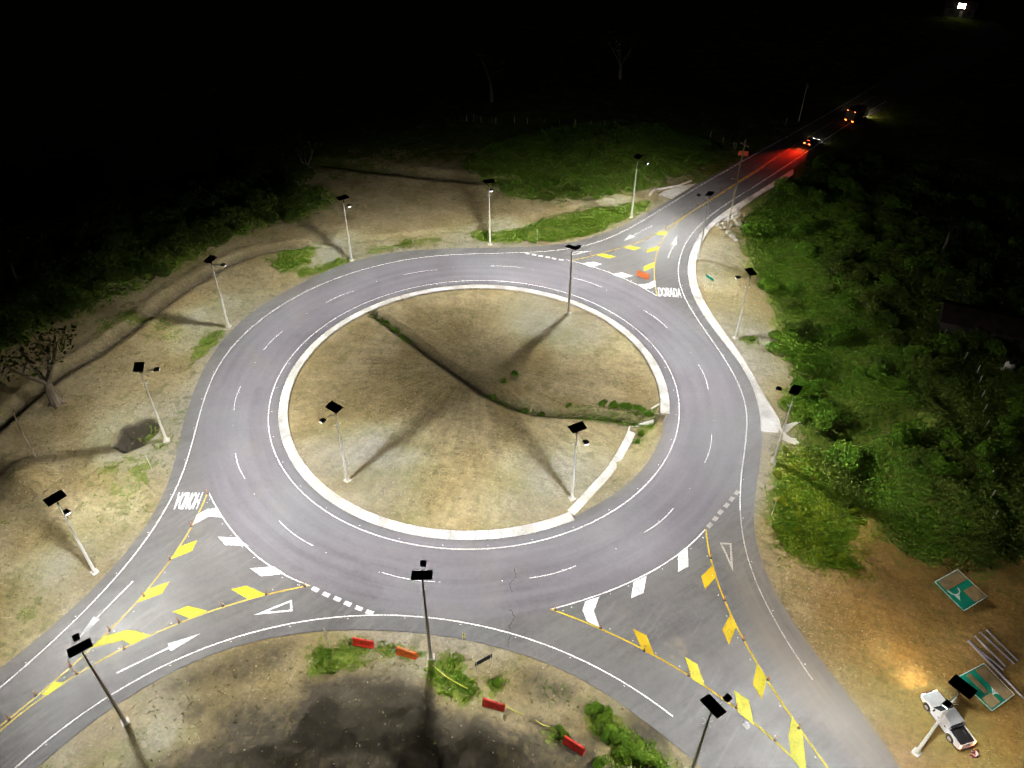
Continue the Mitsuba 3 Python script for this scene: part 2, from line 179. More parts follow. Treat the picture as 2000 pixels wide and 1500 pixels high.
def thing(name, label, category, group=None, kind=None):
    k = numbered(name)
    labels[k] = {'label': label, 'category': category}
    if group: labels[k]['group'] = group
    if kind: labels[k]['kind'] = kind
    return k

def part(root, name, mesh, bsdf, smooth=False, to=None, label=None, **more):
    k = numbered(f'{root}__{name}')
    d = mesh if isinstance(mesh, dict) else mikit.ply(mesh, bsdf, smooth, **more)
    scene[k] = {**d, 'to_world': to} if to is not None else d
    if label: labels[k] = {'label': label}
    return k

def whole(key, mesh, bsdf, smooth=False, **more):
    scene[key] = mesh if isinstance(mesh, dict) else mikit.ply(mesh, bsdf, smooth, **more)
    return key

def glow(mesh, bsdf, rgb, weight=1.0):
    d = mikit.ply(mesh, bsdf)
    d['emitter'] = {'type': 'area', 'radiance': {'type': 'rgb', 'value': [float(c) for c in rgb]}, 'sampling_weight': float(weight)}
    return d

def box(w, d, h, at=(0, 0, 0), rz=0.0, bevel=0.0):
    """w x d x h box, centre of its base at AT."""
    if bevel:
        b = bevel
        pts = []
        for sx in (-1, 1):
            for sy in (-1, 1):
                for sz in (-1, 1):
                    for k in range(3):
                        o = np.array([w / 2, d / 2, h / 2]) - b * (np.arange(3) != k)
                        pts.append(o * [sx, sy, sz])
        m = trimesh.convex.convex_hull(np.array(pts))
    else:
        m = trimesh.creation.box((w, d, h))
    m.apply_translation((0, 0, h / 2))
    if rz: m.apply_transform(trimesh.transformations.rotation_matrix(rz, (0, 0, 1)))
    m.apply_translation(at)
    return m

def tube(pts, radii, sides=8, caps=True):
    p = np.asarray(pts, float); n = len(p)
    radii = np.broadcast_to(radii, (n,))
    t = np.gradient(p, axis=0); t /= np.linalg.norm(t, axis=1, keepdims=True) + 1e-12
    ref = np.array([0, 0, 1.0]) if abs(t[0, 2]) < 0.9 else np.array([1.0, 0, 0])
    a = np.cross(t, ref); a /= np.linalg.norm(a, axis=1, keepdims=True) + 1e-12
    b = np.cross(t, a)
    ang = np.arange(sides) * 2 * np.pi / sides
    v = (p[:, None] + radii[:, None, None] * (np.cos(ang)[None, :, None] * a[:, None] + np.sin(ang)[None, :, None] * b[:, None])).reshape(-1, 3)
    f = []
    for i in range(n - 1):
        for j in range(sides):
            q = [i * sides + j, i * sides + (j + 1) % sides, (i + 1) * sides + (j + 1) % sides, (i + 1) * sides + j]
            f += [[q[0], q[1], q[2]], [q[0], q[2], q[3]]]
    if caps:
        for j in range(1, sides - 1):
            f.append([0, j + 1, j]); o = (n - 1) * sides; f.append([o, o + j, o + j + 1])
    m = trimesh.Trimesh(v, f, process=False)
    if m.volume < 0: m.invert()
    return m

def hull(pts): return trimesh.convex.convex_hull(np.asarray(pts, float))
def cat(*ms): return trimesh.util.concatenate(list(ms))
def mf(m): return m3.Manifold(m3.Mesh(np.asarray(m.vertices, np.float32), np.asarray(m.faces, np.uint32)))
def tm(m):
    q = m.to_mesh(); return trimesh.Trimesh(q.vert_properties[:, :3], q.tri_verts, process=True)

def smooth_line(pts, step=0.6, s=0.0):
    p = np.asarray(pts, float)
    if len(p) < 4:
        q = np.vstack([np.linspace(p[i], p[i + 1], max(2, int(np.hypot(*(p[i + 1] - p[i])) / step)), endpoint=False) for i in range(len(p) - 1)] + [p[-1:]])
        return q
    tck, _ = splprep(p.T, s=s, k=3)
    n = max(8, int(np.hypot(*np.diff(p, axis=0).T).sum() / step))
    return np.array(splev(np.linspace(0, 1, n), tck)).T

def extend(p, d, at_end=True):
    p = np.asarray(p, float)
    if at_end:
        t = p[-1] - p[-4]; return np.vstack([p, p[-1] + t / np.hypot(*t) * d])
    t = p[0] - p[3]; return np.vstack([p[0] + t / np.hypot(*t) * d, p])

def sheet(poly, z):
    """A flat sheet (all faces up) of a shapely polygon at height z."""
    vs, fs, n = [], [], 0
    for g in getattr(poly, 'geoms', [poly]):
        if g.is_empty or g.area < 1e-4: continue
        v, f = trimesh.creation.triangulate_polygon(g, engine='earcut')
        vs.append(np.c_[v, np.full(len(v), z)]); fs.append(f + n); n += len(v)
    v, f = np.vstack(vs), np.vstack(fs)
    a = np.cross(v[f[:, 1]] - v[f[:, 0]], v[f[:, 2]] - v[f[:, 0]])[:, 2]
    f[a < 0] = f[a < 0][:, ::-1]
    return trimesh.Trimesh(v, f, process=False)

def slab(poly, z0, z1):
    m = trimesh.creation.extrude_polygon(poly, z1 - z0, engine='earcut')
    m.apply_translation((0, 0, z0)); return m

def rot(v, deg):
    c, s = math.cos(math.radians(deg)), math.sin(math.radians(deg))
    return np.array([v[0] * c - v[1] * s, v[0] * s + v[1] * c])

# ---------------------------------------------------------------- materials
N, FBM, MIX, SS = mikit.noise, mikit.fbm, mikit.mix, mikit.smoothstep

def diffuse(key, tex):
    scene[key] = {'type': 'twosided', 'bsdf': {'type': 'diffuse', 'reflectance': tex if isinstance(tex, dict) else {'type': 'rgb', 'value': list(tex)}}}
def plastic(key, rgb, rough=0.4, metallic=0.0, spec=0.5):
    scene[key] = {'type': 'twosided', 'bsdf': {'type': 'principled', 'base_color': rgb if isinstance(rgb, dict) else {'type': 'rgb', 'value': list(rgb)}, 'roughness': rough, 'metallic': metallic, 'specular': spec}}

def asphalt_fn(p, n, uv):
    r = dr.sqrt(p.x * p.x + p.y * p.y)
    big = FBM(p.x * 0.09 + 3, p.y * 0.09, 1.0, octaves=4)
    fine = N(p.x * 6.0, p.y * 6.0) * 0.4 + N(p.x * 2.7, p.y * 2.7, 4.0) * 0.35 + N(p.x * 13.0, p.y * 13.0, 6.0) * 0.25
    a = dr.atan2(p.y, p.x)
    ring = SS(27.0, 28.2, r) * (1 - SS(36.5, 39.0, r))
    wander = r + 0.8 * (FBM(a * 2.2, 0.0, 5.0, octaves=2) - 0.5)
    streak = N(wander * 1.6, a * 3.0, 7.0) * 0.5 + N(wander * 4.0, a * 7.0, 2.0) * 0.3 + N(wander * 9.0, a * 11.0, 3.0) * 0.2
    lanes = 0.5 + 0.5 * dr.cos((wander - 30.7) * 3.3)                                   # wheel paths, two per lane
    q1, q2 = p.x * 0.83 + p.y * 0.55, p.x * 0.55 - p.y * 0.83
    drag = N(q1 * 0.22, q2 * 2.2, 3.0) * 0.6 + N(q1 * 0.5, q2 * 6.0, 8.0) * 0.4
    scuff = SS(0.70, 0.86, N((p.x * 0.6 + p.y * 0.8) * 0.30, (p.x * 0.8 - p.y * 0.6) * 3.4, 12.0)) * SS(0.45, 0.65, FBM(p.x * 0.12, p.y * 0.12, 9.0, octaves=2))
    v = 0.118 + 0.060 * (big - 0.5) + 0.034 * (fine - 0.5) + ring * (0.044 * (streak - 0.5) - 0.012 * (lanes - 0.5)) + (1 - ring) * (0.034 * (drag - 0.5) - 0.010 + 0.022 * scuff)
    patch = SS(0.62, 0.66, FBM(p.x * 0.16 + 40, p.y * 0.16, 2.0, octaves=3))
    v = dr.maximum(v - 0.010 * patch, 0.03)
    cold = MIX(mi.Color3f(v * 1.03, v * 1.0, v * 0.99), mi.Color3f(v * 1.03, v * 0.98, v * 1.085), ring)
    # dust carried onto the lane that enters from the lower right, and along the outer edges
    pts = [(33.6, -22.0), (32.4, -28.5), (33.9, -38.0), (36.9, -46.0), (41.0, -53.0), (46.0, -61.0)]
    dist, along, run = mi.Float(1e3), mi.Float(0), 0.0
    for (ax, ay), (bx, by) in zip(pts[:-1], pts[1:]):
        L_ = math.hypot(bx - ax, by - ay); ux, uy = (bx - ax) / L_, (by - ay) / L_
        t_ = dr.clip((p.x - ax) * ux + (p.y - ay) * uy, 0, L_); sx, sy = p.x - ax - t_ * ux, p.y - ay - t_ * uy
        side = dr.sqrt(sx * sx + sy * sy); near_ = side < dist
        along = dr.select(near_, run + t_, along); ln = dr.select(near_, (p.x - ax) * uy - (p.y - ay) * ux, 0.0) if run == 0.0 else dr.select(near_, (p.x - ax) * uy - (p.y - ay) * ux, ln)
        dist = dr.minimum(dist, side); run += L_
    dust = (1 - SS(2.2, 4.6, dist)) * SS(1.0, 12.0, along)
    dust = dust * (0.35 + 0.5 * N(ln * 1.5, along * 0.12, 9.0) + 0.5 * N(ln * 4.5, along * 0.3, 5.0))
    sand = SS(1.2, 0.2, dr.sqrt(dr.square((p.x - 22.1) * 0.9) + dr.square(p.y + 40.9)) + 2.0 * (N(p.x * 2, p.y * 2) - 0.5))
    edge = SS(0.62, 0.8, FBM(p.x * 0.35, p.y * 0.35, 5.0, octaves=4)) * 0.35
    c = MIX(cold, mi.Color3f(0.175, 0.155, 0.128), dr.clip(dust * 0.75 + edge * 0.5, 0, 1))
    return MIX(c, mi.Color3f(0.24, 0.20, 0.14), dr.clip(sand * 0.45, 0, 1))
diffuse('m_asphalt', mikit.proc(asphalt_fn))

def ground_fn(p, n, uv):
    g, s = uv.x, uv.y
    n1 = FBM(p.x * 0.22, p.y * 0.22, 2.0, octaves=5)
    n2 = N(p.x * 2.1, p.y * 2.1, 5.0)
    n3 = N(p.x * 4.6, p.y * 4.6, 1.0)
    n4 = N(p.x * 10.0, p.y * 10.0, 8.0)
    r = dr.sqrt(p.x * p.x + p.y * p.y)
    a = dr.atan2(p.y - 6.0, p.x)
    isl = 1 - SS(24.5, 26.0, r)
    r2 = dr.sqrt(dr.square(p.x) + dr.square(p.y - 6.0))
    rays = N(a * 26.0, r2 * 0.22, 3.0) * 0.55 + N(a * 55.0, r2 * 0.5, 4.0) * 0.45        # tracks of the grader, all meeting near the middle
    q1, q2 = p.x * 0.94 - p.y * 0.34, p.x * 0.34 + p.y * 0.94
    tracks = N(q1 * 0.35, q2 * 3.2, 6.0) * 0.6 + N(q1 * 0.8, q2 * 6.5, 7.0) * 0.4
    drawn = isl * 0.45 * (rays - 0.5) * SS(3.0, 9.0, r2) + 0.26 * (tracks - 0.5)
    dirt = MIX(mi.Color3f(0.170, 0.135, 0.066), mi.Color3f(0.230, 0.190, 0.108), SS(0.3, 0.7, n1)) * (0.62 + 0.22 * n2 + 0.32 * n3 + 0.26 * n4 + drawn)
    grit = SS(0.80, 0.93, N(p.x * 5.2, p.y * 5.2, 11.0)) * 0.7
    dirt = MIX(dirt, mi.Color3f(0.36, 0.33, 0.27), grit * 0.6)
    clod = SS(0.80, 0.92, N(p.x * 3.4, p.y * 3.4, 21.0) * 0.7 + 0.3 * n4) * SS(0.40, 0.62, FBM(p.x * 0.3, p.y * 0.3, 23.0, octaves=2))
    dirt = MIX(dirt, mi.Color3f(0.055, 0.048, 0.028), clod * 0.75)
    verge = SS(36.5, 38.5, r) * (1 - SS(39.0, 43.0, r))
    dirt = MIX(dirt, mi.Color3f(0.26, 0.235, 0.185) * (0.6 + 0.5 * n3 + 0.3 * n4), verge * 0.55)
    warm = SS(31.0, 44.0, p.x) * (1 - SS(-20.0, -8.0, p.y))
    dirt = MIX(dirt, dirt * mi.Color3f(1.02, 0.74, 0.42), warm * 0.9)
    soil = MIX(mi.Color3f(0.017, 0.0155, 0.0125), mi.Color3f(0.060, 0.052, 0.038), n1 * 0.35 + n2 * 0.25 + n3 * 0.25 + n4 * 0.25) * (1.0 - 0.55 * SS(1.02, 1.25, s))  # high mask values also paint the pit's shade into the soil
    grass = MIX(mi.Color3f(0.034, 0.068, 0.009), mi.Color3f(0.095, 0.118, 0.022), SS(0.25, 0.75, n2 * 0.6 + n3 * 0.4))
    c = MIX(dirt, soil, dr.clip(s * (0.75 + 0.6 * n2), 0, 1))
    speck = SS(0.60, 0.74, FBM(p.x * 0.9, p.y * 0.9, 3.0, octaves=4)) * 0.6
    c = MIX(c, mi.Color3f(0.075, 0.085, 0.025), speck * SS(0.02, 0.2, g + 0.12) * (1 - 0.9 * dr.clip(s, 0, 1)))
    ragged = FBM(p.x * 0.55, p.y * 0.55, 31.0, octaves=4) - 0.5
    return MIX(c, grass, SS(0.38, 0.62, g + 1.1 * ragged * SS(0.0, 0.3, g) + 0.55 * (n2 - 0.5) + 0.5 * (n3 - 0.5) + 0.3 * (n4 - 0.5)))
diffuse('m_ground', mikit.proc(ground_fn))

def paint_fn(base, dirt, amount):
    b, d = mi.Color3f(*base), mi.Color3f(*dirt)
    def fn(p, n, uv):
        w = FBM(p.x * 1.3, p.y * 1.3, 4.0, octaves=3) * 0.6 + N(p.x * 9, p.y * 9, 2.0) * 0.4
        return MIX(b, d, SS(0.45, 0.85, w) * amount)
    return fn
diffuse('m_white_paint', mikit.proc(paint_fn((0.74, 0.73, 0.70), (0.30, 0.29, 0.28), 0.6)))
diffuse('m_dusty_white_paint', mikit.proc(paint_fn((0.36, 0.34, 0.30), (0.17, 0.155, 0.13), 0.9)))
diffuse('m_yellow_paint', mikit.proc(paint_fn((0.74, 0.60, 0.035), (0.42, 0.33, 0.04), 0.5)))
diffuse('m_orange_yellow_paint', mikit.proc(paint_fn((0.58, 0.33, 0.02), (0.26, 0.17, 0.04), 0.6)))
def line_yellow(p, n, uv):
    w = N(p.x * 1.7, p.y * 1.7, 1.0)
    return MIX(mi.Color3f(0.60, 0.32, 0.05), mi.Color3f(0.50, 0.36, 0.08), w)
diffuse('m_yellow_line', mikit.proc(line_yellow))
def concrete_fn(p, n, uv):
    a = FBM(p.x * 0.6, p.y * 0.6, p.z * 0.6, octaves=4); b = N(p.x * 6, p.y * 6, p.z * 6)
    c = MIX(mi.Color3f(0.50, 0.47, 0.39), mi.Color3f(0.72, 0.69, 0.61), SS(0.25, 0.75, a)) * (0.86 + 0.24 * b)
    return MIX(c, mi.Color3f(0.2, 0.17, 0.12), SS(0.66, 0.85, FBM(p.x * 0.25 + 9, p.y * 0.25, 2.0, octaves=4)) * 0.6)
diffuse('m_concrete', mikit.proc(concrete_fn))
def pole_fn(p, n, uv):
    a = N(p.x * 3, p.y * 3, p.z * 0.7); b = N(p.x * 14, p.y * 14, p.z * 2.0)
    return mi.Color3f(0.52, 0.50, 0.44) * (0.80 + 0.3 * a + 0.1 * b)
diffuse('m_pole', mikit.proc(pole_fn))
diffuse('m_steel', (0.30, 0.30, 0.30))
diffuse('m_dark_metal', (0.018, 0.018, 0.02))
plastic('m_panel', (0.006, 0.007, 0.012), 0.25, 0.0, 0.4)
diffuse('m_lens', (0.1, 0.1, 0.1))
def bark_fn(p, n, uv):
    a = N(p.x * 2, p.y * 2, p.z * 0.8); b = N(p.x * 8, p.y * 8, p.z * 1.5)
    return mi.Color3f(0.10, 0.085, 0.063) * (0.5 + 0.7 * a + 0.3 * b)
diffuse('m_bark', mikit.proc(bark_fn))
diffuse('m_wood', mikit.proc(lambda p, n, uv: mi.Color3f(0.30, 0.26, 0.20) * (0.6 + 0.6 * N(p.x * 6, p.y * 6, p.z * 0.8))))
def leaf_fn(a, b, f):
    ca, cb = mi.Color3f(*a), mi.Color3f(*b)
    return lambda p, n, uv: MIX(ca, cb, dr.clip(0.55 * N(p.x * f, p.y * f, p.z * f) + 0.65 * N(p.x * 3.1, p.y * 3.1, p.z * 3.1) - 0.1, 0, 1))
diffuse('m_lawn', mikit.proc(leaf_fn((0.034, 0.110, 0.008), (0.115, 0.190, 0.016), 0.6)))
diffuse('m_bright_leaf', mikit.proc(leaf_fn((0.085, 0.150, 0.010), (0.25, 0.275, 0.022), 0.5)))
diffuse('m_dry_grass', mikit.proc(leaf_fn((0.050, 0.062, 0.012), (0.15, 0.14, 0.040), 0.5)))
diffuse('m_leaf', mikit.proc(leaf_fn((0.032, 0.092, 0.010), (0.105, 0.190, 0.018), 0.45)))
diffuse('m_dimmed_scrub', mikit.proc(leaf_fn((0.010, 0.026, 0.005), (0.045, 0.062, 0.010), 0.30)))  # darker copy of the scrub leaves, weak light put into the colour
diffuse('m_scrub', mikit.proc(leaf_fn((0.022, 0.050, 0.010), (0.080, 0.105, 0.016), 0.30)))
plastic('m_barrier', mikit.proc(lambda p, n, uv: mi.Color3f(0.56, 0.022, 0.016) * (0.7 + 0.5 * N(p.x * 4, p.y * 4, p.z * 4))), 0.45)
plastic('m_orange_barrier', mikit.proc(lambda p, n, uv: mi.Color3f(0.72, 0.115, 0.022) * (0.7 + 0.5 * N(p.x * 4, p.y * 4, p.z * 4))), 0.45)
diffuse('m_delineator', (0.40, 0.10, 0.02))
diffuse('m_reflective', (0.75, 0.72, 0.65))
diffuse('m_tape', (0.70, 0.62, 0.10))
plastic('m_car_white', mikit.proc(lambda p, n, uv: mi.Color3f(0.70, 0.71, 0.70) * (0.93 + 0.1 * N(p.x * 3, p.y * 3, p.z * 3))), 0.22)
plastic('m_car_dark', (0.03, 0.03, 0.035), 0.3)
plastic('m_glass', (0.012, 0.014, 0.016), 0.08, 0.0, 0.6)
diffuse('m_rubber', (0.02, 0.02, 0.02))
plastic('m_rim', (0.35, 0.35, 0.36), 0.35, 0.8)
diffuse('m_bed', (0.006, 0.006, 0.006))
plastic('m_red_lens', (0.35, 0.01, 0.01), 0.3)
diffuse('m_green_sign', (0.008, 0.16, 0.095))
diffuse('m_sign_white', (0.55, 0.62, 0.56))
diffuse('m_cover', mikit.proc(lambda p, n, uv: mi.Color3f(0.24, 0.17, 0.085) * (0.7 + 0.35 * N(p.x * 2.5, p.y * 2.5) + 0.2 * N(p.x * 9, p.y * 1.5))))
plastic('m_galvanised', (0.42, 0.40, 0.42), 0.4, 0.6)
diffuse('m_stone', mikit.proc(lambda p, n, uv: MIX(mi.Color3f(0.20, 0.19, 0.13), mi.Color3f(0.38, 0.36, 0.28), N(p.x * 2, p.y * 2, p.z * 2)) * (0.8 + 0.3 * N(p.x * 9, p.y * 9, p.z * 9))))
diffuse('m_roof', mikit.proc(lambda p, n, uv: mi.Color3f(0.030, 0.020, 0.018) * (0.6 + 0.6 * N(p.x * 1.2, p.y * 1.2))))
diffuse('m_wall', (0.045, 0.04, 0.034))
diffuse('m_truck_box', (0.10, 0.085, 0.07))
diffuse('m_skin', (0.32, 0.19, 0.12))
diffuse('m_hair', (0.012, 0.010, 0.009))
diffuse('m_shirt', (0.72, 0.68, 0.66))
diffuse('m_trousers', (0.09, 0.012, 0.025))
diffuse('m_crack', (0.02, 0.02, 0.022))

# ---------------------------------------------------------------- plan of the road
def close_arm(a, d): return smooth_line(a, 0.8)
left = extend(extend(smooth_line(SITE['asphalt_left'], 0.8, 0.4), 90, True), 70, False)
right = extend(extend(smooth_line(SITE['asphalt_right'], 0.8, 0.4), 70, True), 90, False)
bottom = extend(extend(smooth_line(SITE['asphalt_bottom'], 0.8, 0.4), 70, True), 70, False)
outer = sg.Polygon(np.vstack([left, right, bottom])).buffer(0)
gap = smooth_line(SITE['island_gap'], 0.6)
ga, gr = np.arctan2(gap[:, 1], gap[:, 0]), np.hypot(gap[:, 0], gap[:, 1])
gs = np.argsort(ga); ga, gr = ga[gs], gr[gs]
R_IN, R_OUT = 26.02, 27.28
def hole_radius(t):
    r = np.full_like(t, R_OUT - 0.03)
    m = (t > ga[0]) & (t < ga[-1])
    r[m] = np.minimum(np.interp(t[m], ga, gr), R_OUT + 0.4)
    return r
th = np.linspace(-np.pi, np.pi, 361)[:-1]
hr = hole_radius(th)
wob = 0.10 * (meshkit.fbm(np.c_[np.cos(th) * 9, np.sin(th) * 9, th * 0], 3) - 0.5)
hole = sg.Polygon(np.c_[np.cos(th) * (hr + wob), np.sin(th) * (hr + wob)])
road_poly = outer.difference(hole)
gut_in, gut_out = smooth_line(SITE['kerb_inner_gutter'], 0.7, 0.15), smooth_line(SITE['kerb_outer_gutter'], 0.7, 0.05)
gutter_poly = sg.Polygon(np.vstack([gut_in, gut_out[::-1]])).buffer(0.02)
apron_poly = sg.Polygon(SITE['apron'])
paved = shapely.union_all([outer.union(hole.buffer(-1.6).symmetric_difference(hole)) if False else road_poly, sg.Point(0, 0).buffer(R_OUT, 64).difference(sg.Point(0, 0).buffer(R_IN, 64)), gutter_poly, apron_poly])
shapely.prepare(paved)
REG = {k: sg.Polygon(v).buffer(0) for k, v in SITE['regions'].items()}
TRENCH = {k: sg.LineString(smooth_line(v, 1.0)) for k, v in SITE['trenches'].items()}

def sdist(poly, x, y):
    """Signed distance, positive inside."""
    pts = shapely.points(x, y)
    d = shapely.distance(poly.boundary, pts)
    return np.where(shapely.contains_xy(poly, x, y), d, -d)
def near(poly, x, y, margin):
    x0, y0, x1, y1 = poly.bounds
    return (x > x0 - margin) & (x < x1 + margin) & (y > y0 - margin) & (y < y1 + margin)
def region(name, x, y, soft=1.0):
    out = np.zeros_like(x); m = near(REG[name], x, y, soft)
    if m.any():
        t = np.clip(sdist(REG[name], x[m], y[m]) / soft * 0.5 + 0.5, 0, 1); out[m] = t * t * (3 - 2 * t)
    return out
def nfbm(x, y, f, o=4, seed=0): return meshkit.fbm(np.stack([x * f, y * f, np.zeros_like(x) + 0.37], -1), o, seed)
def sstep(a, b, v):
    t = np.clip((v - a) / (b - a), 0, 1); return t * t * (3 - 2 * t)

def ground_height(x, y):
    x, y = np.atleast_1d(np.asarray(x, float)), np.atleast_1d(np.asarray(y, float))
    d = np.full_like(x, 30.0)
    m = near(paved, x, y, 30.0)
    d[m] = -np.where(shapely.contains_xy(paved, x[m], y[m]), 1.0, -1.0) * shapely.distance(paved.boundary, shapely.points(x[m], y[m]))
    away = sstep(0.2, 9.0, d)
    h = -0.05 + 0.015 * 0
    rough = sstep(0.0, 1.2, d)
    h = h + 0.9 * away * (nfbm(x, y, 0.035, 3, 1) - 0.5)
    h = h + rough * (0.22 * (nfbm(x, y, 0.35, 3, 2) - 0.5) + 0.13 * (nfbm(x, y, 1.3, 2, 3) - 0.5))
    h = h - 2.2 * region('scrub_right', x, y, 9.0) * away
    h = h + 0.5 * region('scrub_left', x, y, 6.0) * away
    h = h + 1.1 * region('field_top', x, y, 10.0) * away * nfbm(x, y, 0.06, 3, 8)
    ridged = sstep(9.0, 2.0, np.hypot(x - 47.5, y + 31)) * (1 - np.abs(2 * nfbm(x * 0.55 + y * 0.2, y * 1.25 - x * 0.3, 0.42, 3, 5) - 1))
    h = h + 0.75 * ridged * rough
    for key, depth, w in (('left', 0.95, 1.25), ('left_shallow', 0.25, 1.0), ('north', 0.75, 1.6), ('island', 0.65, 0.9), ('right', 1.6, 1.6)):
        L = TRENCH[key]; q = near(L, x, y, 8)
        if q.any():
            dd = shapely.distance(L, shapely.points(x[q], y[q])) * (0.85 + 0.4 * nfbm(x[q], y[q], 0.5, 2, 6))
            h[q] += np.where(d[q] > 0, 1, 0) * rough[q] * (-depth * np.exp(-(dd / w) ** 4) + 0.28 * depth * np.exp(-((dd - 1.9 * w) / (0.8 * w)) ** 2))
    for mx, my, mr, mh in SITE['mounds']:
        q = np.hypot(x - mx, y - my) < 3 * mr
        rr = np.hypot(x[q] - mx, y[q] - my) * (0.75 + 0.5 * nfbm(x[q], y[q], 0.4, 3, 9))
        h[q] += rough[q] * mh * np.clip(1 - rr / (1.35 * mr), 0, 1) ** 0.9
    sp_ = region('soil_pile', x, y, 3.0) * rough
    h = h + sp_ * (1.1 * (1 - np.abs(2 * nfbm(x, y, 0.2, 3, 61) - 1)) - 0.55 + 0.55 * (nfbm(x, y, 0.75, 3, 62) - 0.5))
    pit = region('pit', x, y, 0.7)
    h = h - 1.7 * pit + 0.18 * region('pit', x, y, 2.4) * (1 - pit)
    isl = np.hypot(x, y) < R_IN - 0.1
    h[isl] = h[isl] * 1.0 + 0.06
    return np.where(d <= 0.0, -0.07, h)

def gz(x, y): return float(ground_height([x], [y])[0])

# ---------------------------------------------------------------- ground sheet
def axis(a, b, step, far, growth=1.13):
    mid = np.arange(a, b + 1e-6, step)
    out, s, v = [], step, 0.0
    while v < far:
        s *= growth; v += s; out.append(v)
    out = np.array(out)
    return np.concatenate([(a - out)[::-1], mid, b + out])
gx, gy = axis(-60, 62, 0.32, 1500), axis(-57, 62, 0.32, 1500)
GX, GY = np.meshgrid(gx, gy)
vx, vy = GX.ravel(), GY.ravel()
vz = ground_height(vx, vy)
grass_m = np.zeros_like(vx)
for k, a in (('lawn_top', 1.0), ('grass_b', .85), ('grass_c', .9), ('grass_d', .8), ('grass_e', .75), ('grass_f', .7), ('grass_g', .95), ('grass_h', 1.0), ('grass_i', .9), ('grass_j', .9), ('grass_k', .8),
             ('grass_l', .95), ('grass_m', .9), ('grass_n', .8), ('field_top', .72), ('left_yellow', .42)):
    grass_m = np.maximum(grass_m, a * region(k, vx, vy, 1.6 if k != 'field_top' else 5.0))
for k, a in (('scrub_right', 1.0), ('scrub_left', .8)):
    grass_m = np.maximum(grass_m, a * region(k, vx, vy, 5.0))
far_g = sstep(60, 85, np.hypot(vx, vy - 5)) * 0.8 * np.where(vx > 30, sstep(-34, -18, vy), 1.0)
grass_m = np.maximum(grass_m, far_g)
verge = sstep(46, 34, np.hypot(vx, vy)) * sstep(27, 32, np.hypot(vx, vy)) * (vx < 10) * (vy > -30)
grass_m = np.maximum(grass_m, 0.62 * verge * nfbm(vx, vy, 0.16, 3, 14) * 2 * 0.8)
grass_m = np.maximum(grass_m, 0.5 * sstep(0.55, 0.72, nfbm(vx, vy, 0.12, 3, 21)) * ((vx < -38) & (vy > -45)))
soil_m = np.zeros_like(vx)
REG['pit_soil_shade'] = REG['pit'].buffer(0.55)  # dark soil of the pit, with its shadow painted into the colour
for k, a, s in (('soil_pile', 1.15, 2.5), ('soil_edge', .8, 2.5), ('soil_bush', .75, 2.0), ('pit_soil_shade', 1.35, 0.7)):
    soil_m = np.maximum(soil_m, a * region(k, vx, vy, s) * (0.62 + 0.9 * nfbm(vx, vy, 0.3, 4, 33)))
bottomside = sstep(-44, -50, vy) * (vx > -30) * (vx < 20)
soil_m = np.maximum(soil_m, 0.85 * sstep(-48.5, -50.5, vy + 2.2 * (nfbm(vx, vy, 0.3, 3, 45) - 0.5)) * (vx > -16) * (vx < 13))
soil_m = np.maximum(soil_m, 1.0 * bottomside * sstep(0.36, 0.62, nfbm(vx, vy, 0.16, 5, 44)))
for key, w in (('left', 1.5), ('island', 0.9), ('north', 1.2)):
    q = near(TRENCH[key], vx, vy, 6)
    dd = shapely.distance(TRENCH[key], shapely.points(vx[q], vy[q])); soil_m[q] = np.maximum(soil_m[q], 0.75 * np.exp(-(dd / w) ** 2))
nx_, ny_ = len(gx), len(gy)
ii, jj = np.meshgrid(np.arange(ny_ - 1), np.arange(nx_ - 1), indexing='ij')
q0 = (ii * nx_ + jj).ravel()
quads = np.stack([q0, q0 + 1, q0 + nx_ + 1, q0 + nx_], -1)
tri = np.vstack([quads[:, [0, 1, 2]], quads[:, [0, 2, 3]]])
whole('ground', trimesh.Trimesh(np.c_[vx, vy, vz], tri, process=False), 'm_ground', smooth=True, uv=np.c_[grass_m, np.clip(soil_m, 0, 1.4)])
labels['ground'] = {'kind': 'structure'}

# ---------------------------------------------------------------- road and its markings
road_top = slab(road_poly.simplify(0.01), -0.12, 0.0)
whole('road', road_top, 'm_asphalt')
labels['road'] = {'kind': 'structure'}
Z1, Z2, Z3 = 0.004, 0.008, 0.012
def ribbon(pts, w, step=0.5, s=0.05, smooth=True):
    q = smooth_line(pts, step, s) if smooth else np.asarray(pts)
    return sg.LineString(q).buffer(w / 2, cap_style='flat', join_style='round').simplify(0.004)
def mark(name, poly, z, m, label=None): part('road', name, sheet(poly, z), m, label=label)

wl = {k: np.array(v) for k, v in SITE['white_lines'].items()}
wl['left'] = extend(extend(smooth_line(wl['left'], 0.6, 0.6), 12, True), 60, False)
wl['right'] = extend(smooth_line(wl['right'], 0.6, 0.5), 12, False)
wl['bottom'] = extend(smooth_line(wl['bottom'], 0.6, 0.3), 60, False)
mark('edge_line', ribbon(wl['left'], 0.18, smooth=False), Z1, 'm_white_paint', 'white edge line along the left side of the roundabout')
rl = wl['right']; cut = np.argmax(rl[:, 1] < -22)
mark('edge_line', ribbon(rl[:cut + 1], 0.18, smooth=False), Z1, 'm_white_paint', 'white edge line along the right side of the roundabout')
mark('edge_line', ribbon(rl[cut:], 0.15, smooth=False), Z1, 'm_dusty_white_paint', 'dusty edge line of the lower right lane')
mark('edge_line', ribbon(wl['bottom'], 0.17, smooth=False), Z1, 'm_white_paint', 'white edge line along the bottom of the roundabout')
t = np.linspace(0, 2 * np.pi, 241); RW = 28.6
ringp = sg.Point(0, 0).buffer(RW + 0.092, 90).difference(sg.Point(0, 0).buffer(RW - 0.092, 90))
mark('inner_edge_line', ringp, Z1, 'm_white_paint')
